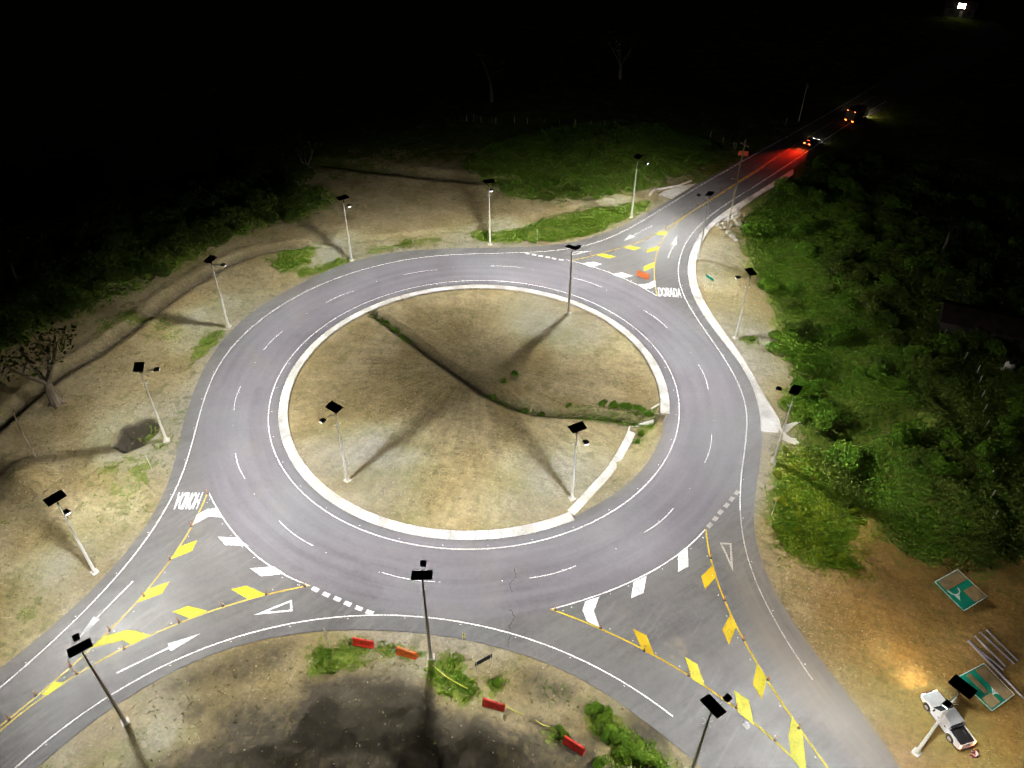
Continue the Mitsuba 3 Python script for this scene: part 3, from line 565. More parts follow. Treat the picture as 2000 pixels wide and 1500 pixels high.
for k in ('splitter_left', 'splitter_right', 'splitter_top'):
    mark('splitter_line', ribbon(wl[k], 0.17, s=0.03), Z1, 'm_white_paint')
for k, v in SITE['yellow_lines'].items():
    p = smooth_line(v, 0.5, 0.08)
    if k == 'top_a': p = extend(p, 20)
    mark('splitter_yellow_line', ribbon(p, 0.2, smooth=False), Z2, 'm_orange_yellow_paint' if k in ('right_a', 'right_b') else 'm_yellow_line')
for a, b in SITE['lane_dashes']:
    a, b = np.array(a), np.array(b); mid = (a + b) / 2; c = (a - b) / np.hypot(*(a - b)); r = np.hypot(*mid)
    ta, tb = math.atan2(a[1], a[0]), math.atan2(b[1], b[0]); tb = ta + (tb - ta + math.pi) % (2 * math.pi) - math.pi
    rr = np.linspace(np.hypot(*a), np.hypot(*b), 9) + 0.12 * np.sin(np.linspace(0, np.pi, 9)); tt = np.linspace(ta, tb, 9)
    mark('lane_dash', sg.LineString(np.c_[rr * np.cos(tt), rr * np.sin(tt)]).buffer(0.062, cap_style='flat'), Z1, 'm_white_paint')
for q in SITE['white_bars']: mark('white_chevron_bar', sg.Polygon(q).buffer(0), Z2 + 0.002, 'm_white_paint')
for i, q in enumerate(SITE['yellow_bars']):
    mark('yellow_chevron_bar', sg.Polygon(q).buffer(0), Z3 + 0.002, 'm_orange_yellow_paint' if i in (6, 7, 8, 10) else 'm_yellow_paint',
         'orange yellow bar dulled by dust' if i in (6, 7, 8, 10) else None)
for j, row in enumerate(SITE['yield_rows']):
    row = np.array(row)
    for i in range(len(row)):
        t = row[min(i + 1, len(row) - 1)] - row[max(i - 1, 0)]; t /= np.hypot(*t); nrm = np.array([-t[1], t[0]])
        L, w = (0.42, 0.26)
        q = [row[i] + t * L + nrm * w, row[i] - t * L + nrm * w, row[i] - t * L - nrm * w, row[i] + t * L - nrm * w]
        mark('yield_dash', sg.Polygon(q), Z1, 'm_dusty_white_paint' if j == 1 else 'm_white_paint')
for j, q in enumerate(SITE['yield_triangles']):
    P_ = sg.Polygon(q).buffer(0); inner = P_.buffer(-0.24, join_style='mitre')
    mark('yield_triangle', P_.difference(inner), Z1, 'm_dusty_white_paint' if j == 1 else 'm_white_paint', 'faded hollow yield triangle' if j == 1 else None)
for s, hb, ca, cb, tip in SITE['arrows']:
    s, hb, tip, ca, cb = map(np.array, (s, hb, tip, ca, cb)); w = np.hypot(*(ca - cb)) / 2
    d = (tip - s) / np.hypot(*(tip - s)); nn = np.array([-d[1], d[0]]); w = max(w, 0.42)
    q = [s + nn * 0.11, hb + nn * 0.11, hb + nn * w, tip, hb - nn * w, hb - nn * 0.11, s - nn * 0.11]
    mark('lane_arrow', sg.Polygon(q).buffer(0), Z1, 'm_white_paint')
for word, q in SITE['words']:
    q = np.array(q); u = q[1] - q[0]; v = q[2] - q[1] if word == 'HONDA' else q[2] - q[0]
    m = meshkit.text_mesh(word, 1.0, 0.003, bold=True)
    lo, hi = m.bounds; s = (m.vertices - lo) / (hi - lo)
    out = q[0] + s[:, :1] * u + s[:, 1:2] * v
    m.vertices = np.c_[out, Z1 + m.vertices[:, 2] - lo[2]]
    shift = 0.028 * u / np.hypot(*u); both = []                      # the letters are heavy: strokes laid side by side
    for k in (-1, 1):
        mm = m.copy(); mm.apply_translation([*(shift * k), 0.0012 * (k + 1)]); both.append(mm)
    m = cat(*both)
    part('road', 'lettering', m, 'm_white_paint', label=f'white road lettering {word}')
CR = [[(5.55, -31.1), (5.75, -32.3), (5.2, -33.2), (5.35, -34.4)], [(5.3, -36.6), (5.7, -37.5), (5.05, -38.6), (5.2, -39.6), (4.85, -41.0)]]
for c in CR:
    q = np.vstack([np.linspace(c[i], c[i + 1], 4, endpoint=False) for i in range(len(c) - 1)] + [c[-1]]); q = q + RNG.normal(0, 0.07, q.shape)
    mark('crack', sg.LineString(q).buffer(0.032), Z1, 'm_crack')

# reflective studs: the small pale dots along the lines
stud_mesh = mikit.ply(hull(np.vstack([np.c_[np.array([[-.07, -.06], [.07, -.06], [.07, .06], [-.07, .06]]), np.zeros(4)], np.c_[np.array([[-.045, -.05], [.045, -.05], [.045, .05], [-.045, .05]]), np.full(4, .022)]])), 'm_reflective')
def studs_along(p, step, off, skip=0.0):
    L = sg.LineString(p); s = skip
    while s < L.length - 0.3:
        a, b = np.array(L.interpolate(s).coords[0]), np.array(L.interpolate(min(s + 0.2, L.length)).coords[0])
        t = (b - a) / np.hypot(*(b - a)); c = a + off * np.array([-t[1], t[0]])
        if -60 < c[0] < 75 and -56 < c[1] < 80 and sg.Point(c).within(road_poly):
            part('road', 'stud', stud_mesh, None, to=T().translate([float(c[0]), float(c[1]), 0.0]).rotate([0, 0, 1], math.degrees(math.atan2(t[1], t[0]))))
        s += step
for k in ('splitter_left', 'splitter_right', 'splitter_top'): studs_along(smooth_line(SITE['white_lines'][k], .5), 2.3, {'splitter_left': -0.38, 'splitter_right': 0.38, 'splitter_top': 0.38}[k], 1.2)
for k, o in (('left_a', 0.4), ('left_b', -0.4), ('right_a', 0.4), ('right_b', -0.4), ('top_a', -0.4)): studs_along(smooth_line(SITE['yellow_lines'][k], .5), 2.6, o, 1.3)
studs_along(np.c_[np.cos(th), np.sin(th)] * (RW - 0.42), 5.2, 0)
studs_along(wl['left'], 6.0, 0.3, 63); studs_along(wl['right'], 6.5, 0.3, 14); studs_along(wl['bottom'], 6.0, -0.3, 63)
tt = np.linspace(0, 2 * np.pi, 200); studs_along(np.c_[np.cos(tt), np.sin(tt)] * 33.2, 6.9, 0, 2)

# ---------------------------------------------------------------- kerbs, cast slab by slab
def resample(p, n):
    L = sg.LineString(p); return np.array([L.interpolate(v, normalized=True).coords[0] for v in np.linspace(0, 1, n)])
def slab_row(root, name, A, B, lip, joint=0.02, z_road=0.012, z_lip=0.17, lip_w=0.22):
    """A row of cast slabs between polyline A (road side) and B (outer side, where the raised lip runs)."""
    for i in range(len(A) - 1):
        a0, a1, b0, b1 = A[i], A[i + 1], B[i], B[i + 1]
        f = joint / max(np.hypot(*(a1 - a0)), 0.1)
        a0, a1 = a0 + f * (a1 - a0), a1 - f * (a1 - a0); b0, b1 = b0 + f * (b1 - b0), b1 - f * (b1 - b0)
        jog = 0.006 * math.sin(i * 2.3)
        wid = np.hypot(*(b0 - a0)); k = 1 - lip_w / max(wid, lip_w * 1.5)
        prof = [(0.0, -0.1), (0.0, z_road), (k, z_road + 0.055), (k, z_lip), (1.0, z_lip), (1.0, -0.1)] if lip else [(0.0, -0.1), (0.0, z_road), (1.0, z_road + 0.06), (1.0, -0.1)]
        n = len(prof)
        v = [[*(a + t * (b - a)), z + (jog if z > 0 else 0)] for a, b in ((a0, b0), (a1, b1)) for t, z in prof]
        fs = []
        for j in range(n):
            j2 = (j + 1) % n; fs += [[j, j2, n + j2], [j, n + j2, n + j]]
        cap = [[0, 1, 2], [0, 2, 5], [2, 3, 4], [2, 4, 5]] if lip else [[0, 1, 2], [0, 2, 3]]
        fs += cap + [[n + c[0], n + c[2], n + c[1]] for c in cap]
        m = trimesh.Trimesh(np.array(v), fs, process=False)
        if m.volume < 0: m.invert()
        part(root, name, m, 'm_concrete')
kerb = thing('island_kerb', 'pale cast concrete kerb and gutter ring round the central island', 'kerb')
a_gap0, a_gap1 = ga[0] + 0.02, ga[-1] + 0.0
angs = np.linspace(a_gap1, a_gap0 + 2 * np.pi, 98)
A = np.c_[np.cos(angs), np.sin(angs)] * R_OUT; B = np.c_[np.cos(angs), np.sin(angs)] * R_IN
slab_row(kerb, 'kerb_slab', A, B, True)
low = thing('island_kerb', 'straight length of concrete kerb cutting off the lower right of the central island', 'kerb')
lo_o, lo_i = smooth_line(SITE['island_low_kerb_outer'], .5), smooth_line(SITE['island_low_kerb_inner'], .5)
slab_row(low, 'kerb_slab', resample(lo_o, 15), resample(lo_i, 15), True, z_road=0.03)
rk = thing('road_gutter', 'wide pale concrete gutter with raised lip along the right side of the road', 'gutter')
slab_row(rk, 'gutter_slab', resample(gut_in, 62), resample(gut_out, 62), True, z_road=0.012)
for kk in list(scene):
    if kk.startswith(rk + '__'): pass

# ---------------------------------------------------------------- culverts and headwalls
def wall_along(p, w, z0, z1):
    return slab(sg.LineString(p).buffer(w / 2, cap_style='flat', join_style='mitre'), z0, z1)
c = np.array(SITE['culvert_right'])
cv = thing('culvert_headwall', 'concrete culvert outlet with two splayed wing walls right of the road', 'culvert')
part(cv, 'headwall', wall_along([c[0], (c[0] + c[3]) / 2 + [0.1, 0], c[3]], 0.3, -2.0, 0.22), 'm_concrete')
part(cv, 'wing_wall', wall_along([c[1], c[2]], 0.26, -2.0, 0.26), 'm_concrete')
part(cv, 'wing_wall', wall_along([c[3], c[4]], 0.26, -2.0, 0.18), 'm_concrete')
part(cv, 'floor_slab', slab(sg.Polygon([c[0], c[2], c[4], c[3]]), -2.0, -1.55), 'm_concrete')
ap = thing('drain_apron', 'pale triangular concrete drain apron beside the upper road with a low back wall', 'drain')
part(ap, 'apron_slab', slab(apron_poly, -0.1, 0.03), 'm_concrete')
wp = np.array(SITE['apron_wall'])
part(ap, 'back_wall', wall_along(wp[1:4], 0.22, -0.6, 0.26), 'm_concrete')
part(ap, 'wing_wall', wall_along(wp[:2], 0.28, -0.6, 0.45), 'm_concrete')
ct = np.array(SITE['culvert_top'])
c2 = thing('culvert_inlet', 'weathered concrete inlet box on the outer edge of the upper right kerb', 'culvert')
part(c2, 'floor_slab', slab(sg.Polygon(ct).convex_hull.buffer(0.7), -1.0, -0.02), 'm_concrete')
part(c2, 'side_wall', wall_along([ct[1], ct[2], ct[3]], 0.25, -1.0, 0.25), 'm_concrete')
ci = np.array(SITE['culvert_island'])
c3 = thing('culvert_outlet', 'concrete outlet walls where the island ditch meets the kerb', 'culvert')
part(c3, 'side_wall', wall_along([ci[0], ci[1]], 0.22, -0.9, 0.2), 'm_concrete')
part(c3, 'side_wall', wall_along([ci[2], ci[3]], 0.24, -0.9, 0.2), 'm_concrete')
part(c3, 'timber_prop', tube([[26.35, -5.15, 0.10], [26.2, -5.9, 0.16], [25.75, -6.7, 0.06]], 0.06, 6), 'm_wood')
part(c3, 'timber_prop', tube([[25.0, -5.4, 0.22], [26.4, -5.6, 0.16]], 0.07, 6), 'm_wood')
def rock(seed, s):
    r = np.random.default_rng(seed); m = trimesh.creation.icosphere(2)
    v = m.vertices * (0.75 + 0.5 * meshkit.fbm(m.vertices * 1.1 + r.uniform(0, 50, 3), 3))[:, None] * r.uniform(0.7, 1.25, 3)
    v[:, 2] *= 0.75; m.vertices = v * s * 0.62; return m
for i, (x, y, s) in enumerate(SITE['stones']):
    k = thing('boulder', ['', 'mossy pale boulder, largest of those beside the upper right culvert inlet'][i == 7] or ('grey stone at the left end of the drain apron by the upper road' if i in (9, 10) else 'rough stone heaped near the foot of the wooden utility pole'),
              'boulder', None if i == 7 else ('stones by the drain apron' if i in (9, 10) else 'stones heaped by the utility pole'))
    m = rock(i + 3, s); m.apply_translation((x, y, gz(x, y) + 0.1 * s)); whole(k, m, 'm_stone', 40)

# ---------------------------------------------------------------- solar street lamps
def lamp_pieces(H):
    z = np.linspace(0.1, H, 6); r = np.interp(z, [0, H], [0.19, 0.060])
    P_ = {}
    P_['footing'] = (box(0.75, 0.75, 0.5, (0, 0, -0.35), bevel=0.03), 'm_concrete', False)
    P_['pole'] = (tube(np.c_[z * 0, z * 0, z], r, 12), 'm_pole', 40)
    P_['pole_cap'] = (tube([[0, 0, H], [0, 0, H + 0.06]], 0.072, 12), 'm_dark_metal', False)
    zc = H - 1.75
    P_['clamp_band'] = (tube([[0, 0, zc - 0.16], [0, 0, zc + 0.16]], 0.105, 12), 'm_steel', 40)
    spikes = []
    for a in (20, 110, 160, 250, 340):
        d = np.array([math.cos(math.radians(a)), math.sin(math.radians(a))])
        spikes.append(tube([[*(d * 0.14), zc], [*(d * 0.48), zc - 0.12 + 0.2 * (a % 3)]], [0.03, 0.02], 5))
    P_['spike_collar'] = (cat(*spikes), 'm_pole', False)
    P_['panel_post'] = (tube([[0, 0, H], [0, 0, H + 0.85]], 0.045, 8), 'm_dark_metal', 40)
    tilt = trimesh.transformations.rotation_matrix(math.radians(9), (0, 1, 0))
    def tl(m): m.apply_transform(tilt); m.apply_translation((0, 0, H + 0.9)); return m
    P_['panel_frame'] = (tl(cat(box(1.12, 0.04, 0.045, (0, 0.93, 0)), box(1.12, 0.04, 0.045, (0, -0.93, 0)), box(0.04, 1.82, 0.045, (0.54, 0, 0)), box(0.04, 1.82, 0.045, (-0.54, 0, 0)), box(0.06, 1.7, 0.04, (0, 0, -0.05)))), 'm_dark_metal', False)
    P_['solar_panel'] = (tl(box(1.04, 1.82, 0.02, (0, 0, 0.012))), 'm_panel', False)
    return P_
def lamp_arm(H):
    """Arm along +x, the head at its end, leaning a little towards the road."""
    P_ = {}
    P_['arm'] = (tube([[0.0, 0, H - 0.12], [0.5, 0, H + 0.05], [1.0, 0, H + 0.17], [1.65, 0, H + 0.22]], [0.04, 0.035, 0.032, 0.03], 8), 'm_steel', 40)
    tilt = trimesh.transformations.rotation_matrix(math.radians(-1), (0, 1, 0))
    def tl(m): m.apply_transform(tilt); m.apply_translation((1.85, 0, H + 0.23)); return m
    ring4 = lambda x0, x1, w0, w1, z: np.c_[np.array([[x0, -w0], [x1, -w1], [x1, w1], [x0, w0]]), np.full(4, z)]
    shell = mf(hull(np.vstack([ring4(-.30, .33, .25, .28, -0.092), ring4(-.30, .33, .25, .28, 0.0), ring4(-.24, .24, .20, .22, 0.125)])))
    shell -= mf(hull(np.vstack([ring4(-.285, .315, .235, .265, -0.10), ring4(-.285, .315, .235, .265, -0.01), ring4(-.22, .22, .19, .21, 0.085)])))
    P_['lamp_head'] = (tl(tm(shell)), 'm_dark_metal', False)
    n = 14; a = np.arange(n) * 2 * np.pi / n; zt, zb = 0.070, -0.050
    top = np.c_[np.cos(a) * 0.082 - 0.05, np.sin(a) * 0.170, np.full(n, zt)]; bot = np.c_[np.cos(a) * 0.072 - 0.05, np.sin(a) * 0.155, np.full(n, zb)]
    v = np.vstack([top, bot, [[-0.05, 0, zb]]]); f = []
    for j in range(n):
        k = (j + 1) % n
        f += [[j, n + j, n + k], [j, n + k, k], [2 * n, n + k, n + j]]
    lens = trimesh.Trimesh(v, f, process=False)
    if np.dot(lens.face_normals[0], [math.cos(a[0]), math.sin(a[0]), 0]) < 0: lens.invert()
    P_['led_lens'] = (tl(lens), 'm_lens', False)
    P_['glint_strip'] = (tl(box(0.025, 0.42, 0.10, (0.295, 0, -0.175), bevel=0.008)), 'm_lens', False)  # glowing strip added under the head to show the lamp's glint
    return P_
LAMPS = {1: (-39, 11.2, 'solar street lamp on bare dirt along the upper edge of the lower left road arm'),
         2: (14, 11.4, 'solar street lamp beside the dark pit left of the roundabout'),
         3: (-12, 11.2, 'solar street lamp on the left verge, next one above the lamp at the pit'),
         4: (-51, 11.1, 'solar street lamp on the patchy grass verge at the upper left of the roundabout'),
         5: (-77, 11.4, 'solar street lamp at the top of the roundabout where the bright lawn begins'),
         6: (-36, 11.4, 'solar street lamp at the right end of the bright lawn beside the upper road'),
         7: (55, 11.1, 'dark backlit solar street lamp on the upper right rim of the central island'),
         8: (-168, 11.0, 'solar street lamp on bare dirt just below the small green sign, right of the gutter'),
         9: (146, 11.2, 'solar street lamp beside the concrete culvert outlet right of the roundabout'),
         10: (-62, 10.9, 'solar street lamp on the lower right of the central island near the kerb'),
         11: (-127, 11.2, 'solar street lamp on the lower left of the central island'),
         12: (93, 12.5, 'dark backlit solar street lamp on the grass between the red barriers'),
         13: (129, 11.6, 'dark backlit solar street lamp below the lower left road arm'),
         14: (36, 10.9, 'dark solar street lamp at the bottom edge in front of the yellow bars'),
         15: (-143, 10.6, 'bright solar street lamp crossing in front of the white pickup'),
         17: (150, 11.6, 'solar street lamp on the kerb beside the upper road, next to the wooden utility pole')}
LENS_POWER = {k: 1.0 for k in LAMPS}
LENS_POWER.update({1: 0.85, 13: 0.82, 4: 0.9, 3: 0.92, 15: 0.8, 6: 0.8, 17: 0.95, 9: 1.25, 8: 1.2, 11: 1.15, 2: 1.0, 12: 0.95})
SHARED = {}
for k, (az, H, text) in LAMPS.items():
    x, y = SITE['lamps'][k]; z0 = gz(x, y)
    root = thing('street_lamp', text, 'street lamp', 'solar street lamps around the roundabout')
    key = round(H, 1)
    if key not in SHARED:
        SHARED[key] = {n: (mikit.ply(m, b, s) if n not in ('led_lens', 'glint_strip') else (m, b)) for n, (m, b, s) in {**lamp_pieces(H), **lamp_arm(H)}.items()}
    M = T().translate([x, y, max(z0, -0.1)]).rotate([0, 0, 1], az)
    for n, d in SHARED[key].items():
        if n == 'led_lens':
            d = glow(d[0], d[1], [LAMP * LENS_POWER[k] * c for c in LAMP_RGB])
        if n == 'glint_strip':
            d = glow(d[0], d[1], [60 * c for c in LAMP_RGB], 0.05)
        part(root, n, d, None, to=M)

# ---------------------------------------------------------------- delineators, barriers, tape
dl_base = mikit.ply(tube([[0, 0, 0.012], [0, 0, 0.06]], [0.16, 0.10], 8), 'm_dark_metal')
dl_post = mikit.ply(tube([[0, 0, 0.05], [0, 0, 0.85]], 0.045, 8), 'm_delineator', 40)
dl_band = mikit.ply(tube([[0, 0, 0.62], [0, 0, 0.74]], 0.05, 8, caps=False), 'm_reflective', 40)
for i, (x, y) in enumerate(SITE['delineators']):
    g = 'upper' if i < 11 else 'left' if i < 25 else 'lower right'
    r = thing('delineator_post', f'orange flexible marker post along the yellow line of the {g} splitter island', 'bollard', f'marker posts of the {g} splitter island')
    M = T().translate([x, y, 0.0])
    part(r, 'base', dl_base, None, to=M); part(r, 'post', dl_post, None, to=M); part(r, 'reflective_band', dl_band, None, to=M)

def barrier_mesh():
    prof = [(-.30, 0), (.30, 0), (.30, .14), (.15, .42), (.12, .95), (.07, 1.0), (-.07, 1.0), (-.12, .95), (-.15, .42), (-.30, .14)]
    m = trimesh.creation.extrude_polygon(sg.Polygon(prof), 2.15, engine='earcut')
    m.apply_transform(np.array([[0, 0, 1, -1.075], [1, 0, 0, 0], [0, 1, 0, 0], [0, 0, 0, 1.0]]))
    if m.volume < 0: m.invert()
    M = mf(m)
    for x in (-0.55, 0.55):
        M -= mf(box(0.34, 1.0, 0.13, (x, 0, -0.02)))
        M -= mf(box(0.30, 1.0, 0.10, (x, 0, 0.55), bevel=0.03))
    M -= mf(box(0.16, 0.16, 1.2, (1.08, 0, 0.3))); 
    return tm(M)
bm = barrier_mesh()
bar_ply = {c: mikit.ply(bm, c, 35) for c in ('m_barrier', 'm_orange_barrier')}
bar_cap = mikit.ply(tube([[0.3, 0, 1.0], [0.3, 0, 1.04]], 0.06, 10), 'm_dark_metal')
bar_stick = mikit.ply(cat(tube([[0.98, 0.05, 0.1], [0.99, 0.02, 1.65]], 0.025, 6)), 'm_wood')
bar_stick2 = mikit.ply(cat(tube([[-1.0, 0.06, 0.1], [-1.02, 0.02, 1.5]], 0.025, 6)), 'm_wood')
BL = ['red plastic road barrier on the grass left of the bottom centre lamp', 'red orange road barrier next to the foot of the bottom centre lamp', 'dark red road barrier with sticks at both ends on dirt in the bottom centre', 'red road barrier lying lowest, near the bottom bushes',
      'orange road barrier standing on the asphalt of the upper splitter island', 'orange barrier beside the far upper road near the utility pole']
for i, (a, b) in enumerate(SITE['barriers']):
    a, b = np.array(a), np.array(b); c = (a + b) / 2; ang = math.degrees(math.atan2(*(b - a)[::-1]))
    r = thing('road_barrier', BL[i], 'barrier', 'plastic water filled road barriers')
    z = gz(*c) if i != 4 else 0.0
    M = T().translate([float(c[0]), float(c[1]), z]).rotate([0, 0, 1], ang)
    part(r, 'body', bar_ply['m_orange_barrier' if i in (1, 4, 5) else 'm_barrier'], None, to=M); part(r, 'filler_cap', bar_cap, None, to=M)
    if i in (0, 2, 3): part(r, 'stick', bar_stick, None, to=M)
    if i in (1, 2): part(r, 'stick', bar_stick2, None, to=M)
TL = ['yellow tape stretched over the grass from the bottom centre lamp', 'yellow tape trailing from the dark red barrier', 'short yellow tape leading to the bushes at the bottom']
for i, (a, b) in enumerate(SITE['tape']):
    a, b = np.array(a), np.array(b)
    n = 9; s = np.linspace(0, 1, n); p = a + s[:, None] * (b - a); zz = ground_height(p[:, 0], p[:, 1]) + 0.55 - 0.25 * np.sin(np.pi * s)
    d = (b - a) / np.hypot(*(b - a)); nn = np.array([-d[1], d[0]]) * 0.04
    k = thing('warning_tape', TL[i], 'tape')
    v = np.vstack([np.c_[p + nn, zz + 0.02], np.c_[p - nn, zz - 0.02]]); f = []
    for j in range(n - 1): f += [[j, j + 1, n + j + 1], [j, n + j + 1, n + j]]
    whole(k, trimesh.Trimesh(v, f, process=False), 'm_tape')

# ---------------------------------------------------------------- signs and posts
SL = ['small green direction sign on two pale posts on dirt right of the upper gutter', 'dark direction sign seen from behind on two thin posts near the bottom centre lamp']
for i, (a, b) in enumerate(SITE['guide_signs']):
    a, b = np.array(a), np.array(b); r = thing('direction_sign', SL[i], 'sign')
    d = (b - a) / np.hypot(*(b - a)); ang = math.atan2(d[1], d[0]); c = (a + b) / 2
    for q in (a, b): part(r, 'post', tube([[*q, gz(*q) - 0.1], [*q, 2.35]], 0.045, 8), 'm_pole', 40)
    L = np.hypot(*(b - a)) + 0.3
    part(r, 'panel', box(L, 0.035, 0.5, (*c, 1.85), ang), 'm_dark_metal' if i else 'm_green_sign')
    part(r, 'border', cat(box(L + 0.06, 0.06, 0.03, (*c, 2.352), ang), box(L + 0.06, 0.06, 0.03, (*c, 1.818), ang)), 'm_dark_metal' if i else 'm_sign_white')
PL = [('yield sign on a leaning post in the bright bushes right of the road', 'tri', 3.0, 20), ('small road sign on a pale post on the bright lawn at the top', 'rect', 3.0, 80),
      ('thin road sign post seen edge on below the dark pit on the left', 'edge', 2.9, 60), ('thin white sign post beside the barriers at the bottom', 'edge', 3.4, 80)]
for (x, y), (text, kind, H, az) in zip(SITE['plates'], PL):
    r = thing('sign_post', text, 'sign'); z0 = gz(x, y)
    part(r, 'post', tube([[x, y, z0 - 0.1], [x, y, z0 + H]], 0.045, 8), 'm_pole', 40)
    M = trimesh.transformations.translation_matrix((x, y, z0 + H)) @ trimesh.transformations.rotation_matrix(math.radians(az), (0, 0, 1))
    if kind == 'tri':
        o = sg.Polygon([(-.48, .42), (.48, .42), (0, -.42)]); inn = o.buffer(-0.12, join_style='mitre')
        def up(m, dy): m.apply_transform(np.array([[1, 0, 0, 0], [0, 0, -1, dy], [0, 1, 0, -.3], [0, 0, 0, 1.0]])); m.apply_transform(M); return m
        part(r, 'plate', up(slab(o, 0, 0.02), 0.07), 'm_sign_white'); part(r, 'border', up(slab(o.difference(inn), 0, 0.006), 0.05), 'm_yellow_paint'); 
    else:
        if kind == 'edge': M = trimesh.transformations.translation_matrix((x, y, z0 + H)) @ trimesh.transformations.rotation_matrix(math.atan2(y - EYE[1], x - EYE[0]), (0, 0, 1))
        w = 0.42 if kind == 'rect' else 0.6
        m = box(w, 0.02, 0.6, (0, 0.06, -0.65)); m.apply_transform(M); part(r, 'plate', m, 'm_sign_white')
for i, (x, y) in enumerate(SITE['short_posts']):
    r = thing('short_post', 'short yellow marker post at the edge of the road right of the bottom centre lamp', 'bollard', 'pair of short yellow posts')
    part(r, 'post', tube([[x, y, -0.1], [x, y, 0.95]], 0.05, 8), 'm_tape', 40); part(r, 'reflective_band', tube([[x, y, 0.75], [x, y, 0.87]], 0.056, 8, caps=False), 'm_reflective', 40)

def board(i, q, text):
    """A large guide sign lying face up on blocks."""
    q = np.array(q); c = q.mean(0); z = max(float(ground_height(q[:, 0], q[:, 1]).max()), gz(*c)) + 0.22
    r = thing('sign_board', text, 'sign')
    ex, ey = q[1] - q[0], q[3] - q[0]
    at = lambda u, v: q[0] + u * ex + v * ey + u * v * (q[2] - q[1] - q[3] + q[0])
    P4 = lambda u0, v0, u1, v1: sg.Polygon([at(u0, v0), at(u1, v0), at(u1, v1), at(u0, v1)])
    face = P4(0, 0, 1, 1)
    part(r, 'face', slab(face, z - 0.05, z), 'm_green_sign')
    part(r, 'border', slab(face.difference(face.buffer(-0.10, join_style='mitre')), z + 0.003, z + 0.014), 'm_sign_white')
    part(r, 'frame_rail', cat(wall_along([at(0.02, 0.25), at(0.98, 0.25)], 0.08, z - 0.22, z - 0.053), wall_along([at(0.02, 0.75), at(0.98, 0.75)], 0.08, z - 0.22, z - 0.053)), 'm_galvanised')
    covers = ([(0.10, 0.04, 0.96, 0.36), (0.52, 0.56, 0.97, 0.96)] if i == 0 else [(0.60, 0.05, 0.97, 0.97), (0.26, 0.06, 0.42, 0.62), (0.06, 0.66, 0.44, 0.95)])
    for k, cv_ in enumerate(covers): part(r, 'cover_sheet', slab(P4(*cv_), z + 0.016 + 0.004 * k, z + 0.03 + 0.004 * k), 'm_cover', label='brown sheet taped over part of the sign face')
    uc, vc, rad = (0.30, 0.40, 0.17) if i == 0 else (0.50, 0.84, 0.13)
    a0 = 15 if i == 0 else 200
    arc = [at(uc + rad * math.cos(math.radians(a)), vc + rad * math.sin(math.radians(a))) for a in np.linspace(a0, a0 + 175, 16)]
    part(r, 'roundabout_symbol', slab(sg.LineString(arc).buffer(0.09), z + 0.004, z + 0.012), 'm_sign_white')
    m_ = np.array(arc[8]); d = (m_ - at(uc, vc)) / np.hypot(*(m_ - at(uc, vc))); nn = np.array([-d[1], d[0]])
    part(r, 'arrow_symbol', slab(sg.Polygon([m_ + nn * .28 + d * .12, m_ + d * .75, m_ - nn * .28 + d * .12]), z + 0.004, z + 0.012), 'm_sign_white')
board(0, SITE['sign_boards'][0], 'large green guide sign lying face up on dirt near the bushes, two brown covers')
board(1, SITE['sign_boards'][1], 'large green guide sign lying face up behind the pickup, partly under a lamp panel')
for i, (a, b) in enumerate(SITE['steel_poles']):
    a, b = np.array(a), np.array(b); z = 0.2 + max(gz(*a), gz(*b), gz(*((a + b) / 2)))
    k = thing('steel_pole', 'long pale steel pole lying on the ground past the green sign, longest of the row' if i == 0 else 'steel pole lying in the row between the two fallen green signs', 'pole', None if i == 0 else 'steel poles lying in a row')
    part(k, 'shaft', tube([[*a, z], [*((a + b) / 2), z], [*b, z]], [0.10, 0.10, 0.10] if i else [0.14, 0.12, 0.1], 8), 'm_galvanised', 30)
    u = (a - b) / np.hypot(*(a - b)); end = tube([[*a, z], [*(a + u * 0.05), z]], 0.19 if i else 0.24, 8)
    part(k, 'flange', end, 'm_galvanised')
k = thing('utility_pole', 'tall wooden utility pole beside the upper right kerb', 'utility pole'); x, y = SITE['utility_poles'][0]; z0 = gz(x, y)
part(k, 'shaft', tube([[x, y, z0 - 0.2], [x + .05, y, 8], [x + 0.1, y, 17.6]], [0.21, 0.17, 0.12], 10), 'm_wood', 40)
part(k, 'cross_arm', box(0.12, 2.2, 0.12, (x + .1, y, 16.6), math.radians(30)), 'm_wood')
part(k, 'bracket', cat(tube([[x, y, 10.2], [x - 0.9, y - 0.3, 10.5]], 0.035, 6), box(0.4, 0.22, 0.12, (x - 1.0, y - 0.33, 10.45))), 'm_pole')
for j in (-1, 0, 1):
    d = rot((0, j * 0.95), 30); part(k, 'insulator', tube([[x + .1 + d[0], y + d[1], 16.72], [x + .1 + d[0], y + d[1], 16.95]], [0.05, 0.03], 6), 'm_reflective')
k = thing('utility_pole', 'distant thin utility pole at the left edge of the far road, lit red', 'utility pole'); x, y = SITE['utility_poles'][1]; z0 = gz(x, y)
part(k, 'shaft', tube([[x, y, z0 - 0.2], [x, y, 8.8]], [0.16, 0.1], 8), 'm_wood', 40)
part(k, 'cross_arm', box(0.1, 1.4, 0.1, (x, y, 8.3), 0.6), 'm_wood')
k = thing('wooden_post', 'thin pale wooden post standing alone on the far left dirt', 'post'); x, y = SITE['utility_poles'][2]; z0 = gz(x, y)
whole(k, tube([[x, y, z0 - 0.2], [x - 0.15, y + .1, z0 + 3.8], [x - .1, y + 0.25, z0 + 7.9]], [0.13, 0.10, 0.08], 8), 'm_wood', 40)
fp = mikit.ply(tube([[0, 0, -0.3], [0, 0, 1.55]], [0.09, 0.08], 6), 'm_pole')
